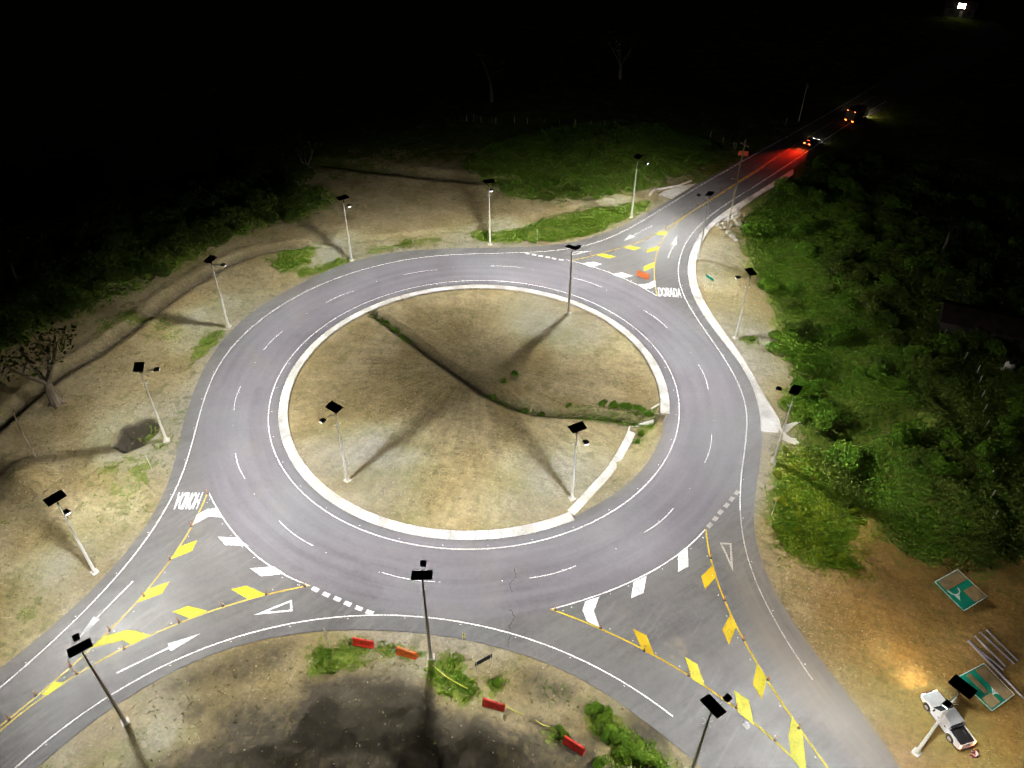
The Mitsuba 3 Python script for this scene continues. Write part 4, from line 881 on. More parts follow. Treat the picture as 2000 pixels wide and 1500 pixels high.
for i, (x, y) in enumerate(SITE['fence_posts_right']):
    k = thing('fence_post', 'pale fence post in the dark field at the right edge', 'post', 'fence posts along the right edge'); scene[k] = {**fp, 'to_world': T().translate([x, y, gz(x, y)]).rotate([1, 0, 0], 4 * math.sin(i))}
fp2 = mikit.ply(tube([[0, 0, -0.3], [0, 0, 1.5]], [0.08, 0.07], 6), 'm_wood')
for i, (x, y) in enumerate(SITE['fence_posts_far']):
    k = thing('fence_post', 'weathered fence post in the dim field beyond the lawn', 'post', 'fence posts beyond the lawn'); scene[k] = {**fp2, 'to_world': T().translate([x, y, gz(x, y)]).rotate([0, 1, 0], 5 * math.sin(i * 2))}

k = thing('plank_stack', 'few old planks lying beside the dark red barrier with sticks', 'planks'); x, y = 7.4, -49.0
for j in range(4):
    m = box(1.9 - .15 * j, .16, .04, (0, 0, 0)); m.apply_transform(trimesh.transformations.rotation_matrix(math.radians(38 + 3 * math.sin(j * 2.1)), (0, 0, 1))); m.apply_translation((x + .28 * j, y - .24 * j, gz(x + .28 * j, y - .24 * j) + .06))
    part(k, 'plank', m, 'm_bark')
k = thing('concrete_block', 'small white block lying on the asphalt between the yellow bars at the bottom right', 'block')
whole(k, box(0.42, 0.62, 0.22, (27.35, -49.2, 0.0), 0.5, 0.03), 'm_reflective')

# ---------------------------------------------------------------- vehicles
def prism(profile, w, taper=None):
    """Side profile (x forward, z up) extruded over the width w; TAPER(x, z) -> narrowing of the half width."""
    m = trimesh.creation.extrude_polygon(sg.Polygon(profile), w, engine='earcut')
    m.apply_transform(np.array([[1, 0, 0, 0], [0, 0, 1, -w / 2], [0, 1, 0, 0], [0, 0, 0, 1.0]]))
    if m.volume < 0: m.invert()
    return m
def narrow(m, f):
    v = m.vertices.copy(); v[:, 1] *= f(v[:, 0], v[:, 2]); m.vertices = v; return m
def place(root, pieces, M):
    for n, m, b, s in pieces: part(root, n, m if isinstance(m, dict) else mikit.ply(m, b, s), None, to=M)
def wheel_meshes(R, w):
    n = 24; tyre = tube([[0, -w / 2, 0], [0, -w / 2 + .04, 0], [0, w / 2 - .04, 0], [0, w / 2, 0]], [R * .88, R, R, R * .88], n)
    rim = tube([[0, -w / 2 - 0.012, 0], [0, w / 2 + 0.012, 0]], R * 0.6, 12)
    spokes = cat(*[box(R * 1.05, 0.02, 0.07, (0, w / 2 + 0.012, -0.035)).apply_transform(trimesh.transformations.rotation_matrix(a, (0, 1, 0))) for a in np.arange(3) * np.pi / 3])
    return tyre, cat(rim, spokes)
def pickup_body():
    low = [(2.62, .42), (2.68, .62), (2.62, .92), (2.35, 1.02), (1.15, 1.10), (-2.58, 1.08), (-2.66, .9), (-2.64, .48), (-2.5, .40), (2.4, .36)]
    M = mf(prism(low, 1.82))
    for x in (1.62, -1.55):
        M -= mf(tube([[x, -1.2, .40], [x, 1.2, .40]], 0.50, 28)) ^ mf(box(1.2, 3.0, 1.2, (x, 0, -.2)))
    # keep a floor between the wheel wells
    M += mf(box(4.9, 1.1, 0.5, (0, 0, 0.42)))
    M -= mf(box(1.52, 1.50, 0.7, (-1.80, 0, 0.62)))              # the load bed
    cab = prism([(1.22, 1.05), (0.42, 1.66), (0.2, 1.74), (-0.75, 1.75), (-0.92, 1.68), (-1.02, 1.05)], 1.78)
    narrow(cab, lambda x, z: 1 - 0.20 * np.clip((z - 1.05) / 0.7, 0, 1))
    M += mf(cab)
    return narrow(tm(M), lambda x, z: 1 - 0.10 * np.clip((x - 1.7) / 1.0, 0, 1) ** 2)
def quad_plate(p, off, th=0.012):
    p = np.asarray(p, float); n = np.cross(p[1] - p[0], p[2] - p[0]); n /= np.linalg.norm(n)
    return hull(np.vstack([p + n * off, p + n * (off + th)]))
def cab_side(s):
    hw = lambda z: 0.89 * (1 - 0.20 * (z - 1.05) / 0.7)
    def w(pts):
        p = [[x, s * hw(z), z] for x, z in pts]; return p if s < 0 else p[::-1]
    return w([(0.92, 1.13), (0.12, 1.13), (0.12, 1.62), (0.36, 1.60)]), w([(0.04, 1.13), (-0.86, 1.13), (-0.80, 1.60), (0.04, 1.62)])
HEAD_RGB = np.array([1.0, 0.72, 0.36])
def make_pickup(x, y, ang):
    r = thing('pickup_truck', 'white double cab pickup with dark load bed parked on dirt, headlights on', 'pickup')
    M = T().translate([x, y, gz(x, y) + 0.02]).rotate([0, 0, 1], ang)
    P_ = [('body', pickup_body(), 'm_car_white', 30)]
    hw = lambda z: 0.89 * (1 - 0.20 * (z - 1.05) / 0.7)
    ws = [[1.13, -hw(1.12) + .06, 1.12], [1.13, hw(1.12) - .06, 1.12], [0.47, hw(1.62) - .05, 1.62], [0.47, -hw(1.62) + .05, 1.62]]
    rw = [[-1.0, hw(1.15) - .1, 1.15], [-1.0, -hw(1.15) + .1, 1.15], [-0.94, -hw(1.6) + .08, 1.60], [-0.94, hw(1.6) - .08, 1.60]]
    P_ += [('windscreen', quad_plate(ws, 0.004), 'm_glass', False), ('rear_window', quad_plate(rw, 0.02), 'm_glass', False)]
    for s in (-1, 1):
        a, b = cab_side(s); P_ += [('side_window', quad_plate(a, 0.004), 'm_glass', False), ('side_window', quad_plate(b, 0.004), 'm_glass', False)]
        P_ += [('door_handle', box(0.2, 0.03, 0.04, (0.25, s * 0.925, 1.0)), 'm_dark_metal', False), ('door_handle', box(0.2, 0.03, 0.04, (-0.65, s * 0.925, 1.0)), 'm_dark_metal', False)]
        P_ += [('wing_mirror', box(0.14, 0.2, 0.18, (0.86, s * 1.0, 1.14), bevel=0.03), 'm_dark_metal', False)]
    P_ += [('bed_liner', cat(box(1.5, 1.48, 0.02, (-1.80, 0, 0.623)), box(0.012, 1.48, 0.42, (-1.05, 0, 0.64)), box(0.012, 1.48, 0.42, (-2.553, 0, 0.64)), box(1.5, 0.012, 0.42, (-1.8, .743, 0.64)), box(1.5, 0.012, 0.42, (-1.8, -.743, 0.64))), 'm_bed', False),
           ('front_bumper', box(0.22, 1.62, 0.26, (2.62, 0, 0.40), bevel=0.05), 'm_car_dark', False), ('rear_bumper', box(0.2, 1.7, 0.2, (-2.68, 0, 0.42), bevel=0.04), 'm_galvanised', False),
           ('grille', box(0.05, 0.9, 0.24, (2.66, 0, 0.68)), 'm_dark_metal', False), ('tailgate_handle', box(0.03, 0.3, 0.08, (-2.665, 0, 0.9)), 'm_dark_metal', False),
           ('roll_bar', cat(tube([[-1.12, -.72, 1.06], [-1.14, -.66, 1.5], [-1.14, .66, 1.5], [-1.12, .72, 1.06]], 0.035, 8)), 'm_dark_metal', 40)]
    tyre, rim = wheel_meshes(0.39, 0.26); tp, rp = mikit.ply(tyre, 'm_rubber', 40), mikit.ply(rim, 'm_rim')
    place(r, P_, M)
    for wx in (1.62, -1.55):
        for s in (-1, 1):
            W_ = T().translate([x, y, gz(x, y) + 0.02]).rotate([0, 0, 1], ang).translate([wx, s * 0.80, 0.39])
            if s < 0: W_ = W_.rotate([0, 0, 1], 180)
            w = part(r, 'wheel', tp, None, to=W_); part(w, 'rim', rp, None, to=W_)
    for s in (-1, 1):
        hl = glow(box(0.05, 0.34, 0.16, (2.655, s * 0.66, 0.76), bevel=0.015), 'm_lens', HEAD_RGB * 60, 0.5)
        h = part(r, 'headlight', hl, None, to=M)
        c, sn = math.cos(math.radians(ang)), math.sin(math.radians(ang))
        o = np.array([x + c * 2.74 - sn * s * .66, y + sn * 2.74 + c * s * .66, gz(x, y) + 0.80]); f = np.array([c, sn, -0.03])
        scene[f'pickup_beam_{(s + 3) // 2}'] = {'type': 'spot', 'intensity': {'type': 'rgb', 'value': (HEAD_RGB * 115).tolist()}, 'cutoff_angle': 42.0, 'beam_width': 16.0,
                                               'to_world': T().look_at(origin=o.tolist(), target=(o + f).tolist(), up=[0, 0, 1]), 'sampling_weight': 1.0}
        part(r, 'tail_light', glow(box(0.05, 0.16, 0.36, (-2.645, s * 0.80, 0.66), bevel=0.015), 'm_red_lens', np.array([1.0, .16, .035]) * 55, 0.6), None, to=M)
a, b = map(np.array, SITE['pickup']); pc = (a + b) / 2
PICK_ANG = math.degrees(math.atan2(*(a - b)[::-1]))
make_pickup(float(pc[0]), float(pc[1]), PICK_ANG)

v0, v1, v2 = map(np.array, SITE['vehicles']); road_dir = (v1 - v0) / np.hypot(*(v1 - v0)); ROAD_ANG = math.degrees(math.atan2(*road_dir[::-1]))
def make_car(x, y, ang):
    r = thing('car', 'dark car driving away on the far road, red tail lights glowing', 'car'); M = T().translate([x, y, 0.0]).rotate([0, 0, 1], ang)
    low = [(2.1, .35), (2.15, .6), (1.95, .78), (1.0, .95), (-2.0, 1.0), (-2.1, .8), (-2.08, .4), (-1.9, .3), (1.9, .28)]
    B_ = mf(prism(low, 1.74))
    for wx in (1.3, -1.3): B_ -= mf(tube([[wx, -1.2, .32], [wx, 1.2, .32]], 0.38, 20))
    B_ += mf(box(3.6, 1.1, .45, (0, 0, .35)))
    cab = prism([(0.95, .94), (0.2, 1.46), (-1.3, 1.5), (-1.95, .98)], 1.66); narrow(cab, lambda X, z: 1 - 0.22 * np.clip((z - .95) / .55, 0, 1)); B_ += mf(cab)
    place(r, [('body', tm(B_), 'm_car_dark', 30), ('rear_window', quad_plate([[-1.9, .62, 1.03], [-1.9, -.62, 1.03], [-1.40, -.56, 1.43], [-1.40, .56, 1.43]], 0.01), 'm_glass', False),
              ('windscreen', quad_plate([[.86, -.66, 1.0], [.86, .66, 1.0], [.26, .58, 1.42], [.26, -.58, 1.42]], 0.01), 'm_glass', False),
              ('number_plate', box(.02, .4, .14, (-2.1, 0, .62)), 'm_reflective', False)], M)
    tyre, rim = wheel_meshes(0.32, 0.22); tp, rp = mikit.ply(tyre, 'm_rubber', 40), mikit.ply(rim, 'm_rim')
    for wx in (1.3, -1.3):
        for s in (-1, 1):
            W_ = T().translate([x, y, 0]).rotate([0, 0, 1], ang).translate([wx, s * .74, .33]); w = part(r, 'wheel', tp, None, to=W_); part(w, 'rim', rp, None, to=W_)
    for s in (-1, 1):
        part(r, 'tail_light', glow(box(0.08, 0.46, 0.28, (-2.10, s * 0.60, 0.68), bevel=0.02), 'm_red_lens', np.array([1.0, .13, .035]) * 9, 1.0), None, to=M)
        part(r, 'headlight', glow(box(0.05, 0.3, 0.14, (2.10, s * 0.6, 0.62)), 'm_lens', (250, 215, 150), 0.6), None, to=M)
        c, sn = math.cos(math.radians(ang)), math.sin(math.radians(ang)); o = np.array([x - c * 2.2 - sn * s * .62, y - sn * 2.2 + c * s * .62, 0.74])
        scene[f'car_tail_beam_{(s + 3) // 2}'] = {'type': 'spot', 'intensity': {'type': 'rgb', 'value': [3000.0, 60.0, 14.0]}, 'cutoff_angle': 27.0, 'beam_width': 6.0,
                                                 'to_world': T().look_at(origin=o.tolist(), target=(o + [-c, -sn, -0.16]).tolist(), up=[0, 0, 1]), 'sampling_weight': 0.8}
    part(r, 'brake_light', glow(box(0.04, 0.5, 0.05, (-1.62, 0, 1.44)), 'm_red_lens', np.array([1.0, .10, .03]) * 8, 0.4), None, to=M)
def make_truck(x, y, ang):
    r = thing('box_truck', 'box truck further away on the far road with orange rear lamps', 'truck'); M = T().translate([x, y, 0.0]).rotate([0, 0, 1], ang)
    place(r, [('cargo_box', box(5.2, 2.3, 2.3, (-1.2, 0, 1.0), bevel=0.04), 'm_truck_box', False), ('chassis', box(7.4, 0.9, 0.3, (0, 0, 0.62)), 'm_dark_metal', False),
              ('cab', narrow(prism([(1.55, .55), (3.6, .55), (3.65, 1.3), (3.3, 2.3), (1.55, 2.35)], 2.1), lambda X, z: 1 - .06 * (z > 2)), 'm_car_white', 30),
              ('windscreen', quad_plate([[3.62, -.9, 1.4], [3.62, .9, 1.4], [3.34, .85, 2.2], [3.34, -.85, 2.2]], 0.02), 'm_glass', False),
              ('door', box(0.03, 1.08, 2.1, (-3.82, .56, 1.1)), 'm_truck_box', False), ('door', box(0.03, 1.08, 2.1, (-3.82, -.56, 1.1)), 'm_truck_box', False),
              ('rear_bumper', box(0.12, 2.1, 0.2, (-3.85, 0, .5)), 'm_dark_metal', False)], M)
    tyre, rim = wheel_meshes(0.46, 0.3); tp, rp = mikit.ply(tyre, 'm_rubber', 40), mikit.ply(rim, 'm_rim')
    for wx in (2.6, -2.2):
        for s in (-1, 1):
            W_ = T().translate([x, y, 0]).rotate([0, 0, 1], ang).translate([wx, s * .9, .47]); w = part(r, 'wheel', tp, None, to=W_); part(w, 'rim', rp, None, to=W_)
    for s in (-1, 1):
        part(r, 'tail_light', glow(box(0.06, 0.5, 0.26, (-3.88, s * 0.85, 0.78)), 'm_red_lens', np.array([1.0, .16, .02]) * 8, 0.6), None, to=M)
        part(r, 'marker_light', glow(box(0.06, 0.34, 0.12, (-3.86, s * 0.9, 3.12)), 'm_red_lens', np.array([1.0, .22, .03]) * 6, 0.3), None, to=M)
        part(r, 'headlight', glow(box(0.05, 0.3, 0.2, (3.68, s * 0.8, 0.85)), 'm_lens', (600, 480, 300), 1.0), None, to=M)
make_car(float(v0[0] - road_dir[0] * 0.6), float(v0[1] - road_dir[1] * 0.6), ROAD_ANG)
make_truck(float(v1[0] + road_dir[0] * 3.9), float(v1[1] + road_dir[1] * 3.9), ROAD_ANG)

# ---------------------------------------------------------------- the person behind the pickup
def flesh(chains, refine=0.03, it=6):
    M = m3.Manifold()
    for ch in chains:
        for (p, r), (q, s) in zip(ch[:-1], ch[1:]):
            A_, B_ = m3.Manifold.sphere(r, 16).translate(p), m3.Manifold.sphere(s, 16).translate(q)
            M += m3.Manifold.batch_hull([A_, B_])
    m = tm(M.refine_to_length(refine)); trimesh.smoothing.filter_taubin(m, iterations=it); return m
def make_person(x, y, ang):
    r = thing('person', 'person in a white T-shirt and maroon trousers sitting on the ground behind the pickup', 'person')
    M = T().translate([x, y, gz(x, y)]).rotate([0, 0, 1], ang)
    hip, chest, neck, head = (0, 0, .16), (.10, 0, .50), (.14, 0, .66), (.19, 0, .80)
    part(r, 'trousers', flesh([[((0, .10, .15), .13), ((.36, .30, .20), .095), ((.42, -.06, .09), .07)], [((0, -.10, .15), .13), ((.36, -.30, .20), .095), ((.44, .10, .10), .07)], [((0, .1, .16), .13), ((0, -.1, .16), .13)]]), 'm_trousers', True, to=M)
    part(r, 'shirt', flesh([[((0, 0, .24), .135), (chest, .15)], [((.10, .14, .56), .09), ((.10, -.14, .56), .09)], [((.10, .18, .57), .075), ((.18, .26, .40), .062)], [((.10, -.18, .57), .075), ((.18, -.26, .40), .062)], [(chest, .14), ((.12, 0, .60), .09)]]), 'm_shirt', True, to=M)
    arms = []
    for s in (-1, 1):
        wr = (.40, s * .16, .30)
        arms.append([((.17, s * .25, .42), .045), ((.22, s * .28, .33), .043), (wr, .03)])
        arms.append([(wr, .03), ((.45, s * .14, .28), .036)])
        for k, dy in enumerate((-.03, -.01, .01, .03)):
            arms.append([((.45, s * .14 + dy, .28), .013), ((.50 + .008 * (k in (1, 2)), s * .14 + dy * 1.2, .27), .010), ((.53 + .008 * (k in (1, 2)), s * .14 + dy * 1.2, .245), .008)])
        arms.append([((.43, s * .11, .28), .014), ((.46, s * .08, .265), .010)])
    body = flesh([[(neck, .055), (head, .085)], [(head, .092), ((.21, 0, .86), .090)], [((.25, 0, .80), .055), ((.26, 0, .77), .045)], [((.285, 0, .82), .018), ((.295, 0, .80), .018)], [((.19, .09, .82), .02), ((.18, .092, .80), .016)], [((.19, -.09, .82), .02), ((.18, -.092, .80), .016)]] + arms, 0.012, 3)
    part(r, 'skin', body, 'm_skin', True, to=M)
    part(r, 'hair', flesh([[((.15, 0, .87), .088), ((.20, 0, .895), .082)], [((.13, 0, .80), .07), ((.15, 0, .87), .085)]], 0.02, 3), 'm_hair', True, to=M)
    part(r, 'shoe', flesh([[((.42, -.12, .05), .045), ((.52, -.16, .05), .04)]]), 'm_dark_metal', True, to=M); part(r, 'shoe', flesh([[((.44, .16, .05), .045), ((.54, .20, .05), .04)]]), 'm_dark_metal', True, to=M)
    part(r, 'eye', cat(tube([[.270, .035, .845], [.281, .036, .845]], .010, 6), tube([[.270, -.035, .845], [.281, -.036, .845]], .010, 6)), 'm_dark_metal', to=M)
px, py = SITE['person']; make_person(px, py, 155)

# ---------------------------------------------------------------- far houses
def house(x, y, ang, L, W_, H, rise, text, lamp=None):
    r = thing('house', text, 'house'); z0 = gz(x, y); M = T().translate([x, y, z0]).rotate([0, 0, 1], ang)
    walls = sg.box(-L / 2, -W_ / 2, L / 2, W_ / 2); part(r, 'wall', slab(walls.difference(walls.buffer(-0.2, join_style='mitre')), -0.4, H), 'm_wall', to=M)
    for s in (-1, 1):
        q = [[-L / 2 - .5, s * (W_ / 2 + .6), H - .15], [L / 2 + .5, s * (W_ / 2 + .6), H - .15], [L / 2 + .5, 0, H + rise], [-L / 2 - .5, 0, H + rise]]
        rf = part(r, 'roof_slope', quad_plate(q if s < 0 else q[::-1], 0.02, 0.06), 'm_roof', to=M)
    part(r, 'gable', hull([[-L / 2, -W_ / 2, H], [-L / 2, W_ / 2, H], [-L / 2, 0, H + rise - .12], [-L / 2 + .2, -W_ / 2, H], [-L / 2 + .2, W_ / 2, H], [-L / 2 + .2, 0, H + rise - .12]]), 'm_wall', to=M)
    part(r, 'door', box(0.95, 0.06, 2.05, (0.6, -W_ / 2 - 0.03, 0)), 'm_wood', to=M)
    for wx in (-L / 4, L / 3): part(r, 'window', box(1.2, 0.05, 1.0, (wx, -W_ / 2 - .03, 1.0)), 'm_glass', to=M)
    if lamp:
        part(r, 'flood_lamp', glow(box(2.4, 0.3, 1.7, (0, -W_ / 2 - 0.7, H - 0.1), bevel=0.08), 'm_lens', lamp, 1.0), None, to=M)
        part(r, 'lamp_bracket', box(0.1, 0.7, 0.1, (0, -W_ / 2 - 0.3, H + 0.3)), 'm_dark_metal', to=M)
(a, b), (c_, d_) = SITE['houses']
ha, hb = np.array(a), np.array(b)
house(*map(float, (ha + hb) / 2 + [2.5, -1.0]), math.degrees(math.atan2(*(hb - ha)[::-1])), 13.0, 6.0, 2.6, 1.3, 'low dark house with a reddish tin roof beyond the thicket on the right')
house(152.5, 195.0, -20, 9.0, 6.0, 2.9, 1.4, 'distant house in the top right corner with a blinding white flood lamp', (5.5, 5.0, 4.2))
x, y = SITE['tank']; k = thing('water_tank', 'small pale water tank in the dark yard at the right edge', 'tank'); z0 = gz(x, y)
part(k, 'drum', tube([[x, y, z0 + .1], [x, y, z0 + .2], [x, y, z0 + 1.3], [x, y, z0 + 1.45]], [0.7, .75, .72, .4], 18), 'm_pole', 40); part(k, 'lid', tube([[x, y, z0 + 1.45], [x, y, z0 + 1.52]], 0.3, 12), 'm_dark_metal'); part(k, 'plinth', box(1.7, 1.7, 0.4, (x, y, z0 - .3)), 'm_concrete')

# ---------------------------------------------------------------- vegetation
def leaf_quads(c, size, rng, up=0.5, aspect=0.55):
    """One bent-free leaf clump (a quad) per row of the centres c."""
    n = len(c); d = rng.normal(size=(n, 3)); d /= np.linalg.norm(d, axis=1, keepdims=True)
    nrm = rng.normal(size=(n, 3)); nrm[:, 2] = np.abs(nrm[:, 2]) + up; nrm /= np.linalg.norm(nrm, axis=1, keepdims=True)
    u = np.cross(nrm, d); u /= np.linalg.norm(u, axis=1, keepdims=True); w = np.cross(nrm, u)
    s = (size * rng.uniform(0.6, 1.4, n))[:, None]
    v = np.stack([c - u * s, c + w * s * aspect, c + u * s, c - w * s * aspect], 1).reshape(-1, 3)
    i = np.arange(n)[:, None] * 4
    return trimesh.Trimesh(v, np.vstack([i + [0, 1, 2], i + [0, 2, 3]]), process=False)
def crown_points(rng, lobes, per):
    out = []
    for (x, y, z, r) in lobes:
        d = rng.normal(size=(per, 3)); d /= np.linalg.norm(d, axis=1, keepdims=True)
        rr = r * rng.uniform(0.45, 1.08, per) ** 0.6
        out.append(np.array([x, y, z]) + d * rr[:, None] * [1, 1, 0.8])
    p = np.vstack(out); return p[p[:, 2] > 0.03]
shrubs = []
for s in range(5):
    rng = np.random.default_rng(100 + s)
    lobes = [(rng.normal(0, .42), rng.normal(0, .42), rng.uniform(.35, .95), rng.uniform(.35, .62)) for _ in range(8)]
    stems = cat(*[tube([[0, 0, -0.2], [l[0] * .5, l[1] * .5, l[2] * .5], list(l[:3])], [0.04, .03, .012], 5) for l in lobes])
    shrubs.append((leaf_quads(crown_points(rng, lobes, 230), 0.085, rng), stems))
SHR = [(mikit.ply(a, 'm_leaf'), mikit.ply(a, 'm_scrub'), mikit.ply(b, 'm_bark'), mikit.ply(a, 'm_bright_leaf'), mikit.ply(a, 'm_dimmed_scrub')) for a, b in shrubs]
def put_shrub(x, y, s, text, group, i, lush=True, tall=1.0, leaf=None):
    k = thing('shrub', text, 'shrub', group)
    M = T().translate([x, y, gz(x, y) - 0.05]).rotate([0, 0, 1], float(RNG.uniform(0, 360))).scale([s, s, s * tall])
    part(k, 'foliage', SHR[i % 5][leaf if leaf else 0 if lush else 1], None, to=M); part(k, 'stems', SHR[i % 5][2], None, to=M)
for i, (x, y, s) in enumerate(SITE['shrubs']):
    isl = i < 16
    put_shrub(x, y, s * 0.62, 'low green shrub in or beside the ditch across the central island' if isl else 'single low shrub at the lamp on the dirt right of the gutter' if i == 16 else 'leafy green shrub on the dirt at the bottom edge of the picture',
              'shrubs along the island ditch' if isl else None if i == 16 else 'shrubs at the bottom edge', i, True)
def scatter(poly, n, rng, mind):
    x0, y0, x1, y1 = poly.bounds; out = []
    for _ in range(n * 40):
        p = np.array([rng.uniform(x0, x1), rng.uniform(y0, y1)])
        if shapely.contains_xy(poly, *p) and all(np.hypot(*(p - q)) > mind for q in out): out.append(p)
        if len(out) == n: break
    return np.array(out)
clear = shapely.union_all([paved.buffer(1.2), TRENCH['right'].buffer(1.8)] + [sg.Polygon(q).buffer(1) for q in SITE['sign_boards']])
rng = np.random.default_rng(5)
for i, p in enumerate(scatter(REG['scrub_right'].difference(clear).difference(REG['grass_l'].buffer(1.5)), 120, rng, 2.3)):
    put_shrub(*map(float, p), float(rng.uniform(1.1, 2.3)) * (1.2 if paved.distance(sg.Point(p)) < 12 else 1.0), 'bushy green shrub in the thicket on the slope right of the roundabout', 'shrubs of the right thicket', i, rng.random() < 0.55 or paved.distance(sg.Point(p)) < 12, float(rng.uniform(.8, 1.25)), 3 if paved.distance(sg.Point(p)) < 14 and rng.random() < 0.0 else None)
for i, p in enumerate(scatter(REG['grass_l'].difference(clear), 14, rng, 2.2)):
    put_shrub(*map(float, p), float(rng.uniform(0.35, 0.6)), 'bright yellow green bush beside the lower right road edge', 'bright bushes by the lower right road', i, True, leaf=3)
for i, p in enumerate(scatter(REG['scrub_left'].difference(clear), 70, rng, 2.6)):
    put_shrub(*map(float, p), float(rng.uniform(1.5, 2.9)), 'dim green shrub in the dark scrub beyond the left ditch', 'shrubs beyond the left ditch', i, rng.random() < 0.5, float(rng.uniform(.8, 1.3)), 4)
for i, p in enumerate(scatter(REG['field_top'].difference(clear), 34, rng, 2.6)):
    put_shrub(*map(float, p), float(rng.uniform(0.8, 1.6)), 'low dark shrub in the rough field above the lawn', 'shrubs in the upper field', i, False, 0.7)

def tufts(poly, density, h, w, m, key, label, rng, z_noise=None):
    x0, y0, x1, y1 = poly.bounds; n = int((x1 - x0) * (y1 - y0) * density)
    p = np.c_[rng.uniform(x0, x1, n), rng.uniform(y0, y1, n)]
    edge = 2.6 * (nfbm(p[:, 0], p[:, 1], 0.55, 4, 50) - 0.5) * 2
    d = sdist(poly, p[:, 0], p[:, 1]); p = p[d + edge > 0.15]
    p = p[~shapely.contains_xy(paved.buffer(0.3), p[:, 0], p[:, 1])]
    keep = nfbm(p[:, 0], p[:, 1], 0.45, 3, 60) + rng.uniform(-.15, .15, len(p)) > 0.42; p = p[keep]
    z = ground_height(p[:, 0], p[:, 1]); vs = []
    hh = h * (0.5 + nfbm(p[:, 0], p[:, 1], 0.35, 2, 70))
    for b in range(5):
        a = rng.uniform(0, 2 * np.pi, len(p)); o = np.c_[np.cos(a), np.sin(a)] * (w * rng.uniform(0, 1.2, len(p)))[:, None]
        t = np.c_[-np.sin(a), np.cos(a)] * (w * 0.28)
        tip = o + np.c_[np.cos(a), np.sin(a)] * (hh * rng.uniform(0.3, 0.9, len(p)))[:, None]
        zt = z + hh * rng.uniform(0.5, 1.1, len(p))
        vs.append(np.stack([np.c_[p + o - t, z - .02], np.c_[p + o + t, z - .02], np.c_[p + tip, zt]], 1))
    v = np.concatenate(vs).reshape(-1, 3)
    return trimesh.Trimesh(v, np.arange(len(v)).reshape(-1, 3), process=False)
rng = np.random.default_rng(11)
lawn = cat(*[tufts(REG[k], d, h, .12, None, None, None, rng) for k, d, h in (('lawn_top', 16, .30), ('grass_b', 12, .3), ('grass_c', 14, .28), ('grass_d', 10, .25), ('grass_e', 9, .25), ('grass_f', 9, .3), ('grass_g', 14, .3), ('grass_h', 18, .38), ('grass_i', 12, .3), ('grass_j', 12, .3), ('grass_k', 14, .4), ('grass_l', 13, .5), ('grass_m', 20, .4), ('grass_n', 10, .3))])
whole('grass', lawn, 'm_lawn'); labels['grass'] = {'kind': 'stuff', 'label': 'bright green grass in patches on the verges beside the road', 'category': 'grass'}
rough = cat(tufts(REG['field_top'], 5, .55, .2, None, None, None, rng), tufts(REG['scrub_left'], 2.2, .6, .25, None, None, None, rng))
whole('rough_grass', rough, 'm_leaf'); labels['rough_grass'] = {'kind': 'stuff', 'label': 'rough dark tall grass in the field above and left of the roundabout', 'category': 'grass'}
sp = sg.Point(0, 0).buffer(24.5)
ring_verge = sg.Point(0, 0).buffer(50).difference(sg.Point(0, 0).buffer(37)).intersection(sg.box(-60, -35, 5, 60))
dry = cat(tufts(ring_verge, 2.2, .16, .10, None, None, None, rng), tufts(sp, 0.35, .12, .09, None, None, None, rng), tufts(sg.box(-58, -40, -36, 5).difference(REG['pit'].buffer(1)), 1.6, .16, .12, None, None, None, rng), tufts(REG['island_gap_strip'] if 'island_gap_strip' in REG else sg.Polygon([(25, -8), (27, -9), (22, -17), (17, -20.8), (16, -20), (22, -14)]), 6, .18, .08, None, None, None, rng),
          tufts(sg.box(-32, -58, 24, -42), 1.2, .2, .14, None, None, None, rng), tufts(sg.box(38, 2, 46, 32), .8, .16, .1, None, None, None, rng))
whole('dry_grass', dry, 'm_dry_grass'); labels['dry_grass'] = {'kind': 'stuff', 'label': 'sparse dry grass tufts scattered over the bare dirt', 'category': 'grass'}
# the undergrowth of the right slope: an uneven mat of leaf clumps between the shrubs
def mat_of_leaves(poly, density, size, hmax, rng, fade=2.0):
    x0, y0, x1, y1 = poly.bounds; n = int((x1 - x0) * (y1 - y0) * density)
    p = np.c_[rng.uniform(x0, x1, n), rng.uniform(y0, y1, n)]
    d = sdist(poly, p[:, 0], p[:, 1]) + 1.5 * fade * (nfbm(p[:, 0], p[:, 1], .45, 4, 80) - .5)
    k = d / fade + 0.3 > rng.uniform(0, 1, n); p, d = p[k], d[k]
    top = hmax * np.clip(nfbm(p[:, 0], p[:, 1], 0.3, 4, 90) * 2.4 - 0.65, 0.05, 1.4) * np.clip(0.25 + 0.75 * d / fade, 0.2, 1)
    z = ground_height(p[:, 0], p[:, 1]) + top * rng.uniform(0.2, 1.0, len(p)) ** 0.6
    return leaf_quads(np.c_[p, z], size, rng, 0.35)
band = REG['scrub_right'].difference(clear).difference(REG['grass_l']).intersection(sg.Polygon(np.vstack([gut_out, right[np.argmin(np.hypot(*(right - [36.5, -11]).T)):][:40]])).buffer(17))
whole('green_undergrowth', mat_of_leaves(band, 26, .15, 1.6, rng, 3.0), 'm_leaf'); labels['green_undergrowth'] = {'kind': 'stuff', 'label': 'bright green undergrowth on the bank nearest the right side of the road', 'category': 'undergrowth'}
mat = cat(mat_of_leaves(REG['scrub_right'].difference(clear.union(band.buffer(-2))), 22, .18, 1.7, rng), mat_of_leaves(REG['field_top'].difference(clear), 6, .2, .6, rng))
whole('leafy_ground_cover', mat_of_leaves(REG['grass_l'].buffer(1.5).difference(clear), 36, .12, .45, rng, 4.5), 'm_bright_leaf'); labels['leafy_ground_cover'] = {'kind': 'stuff', 'label': 'bright yellow green leafy ground cover beside the lower right road', 'category': 'ground cover'}
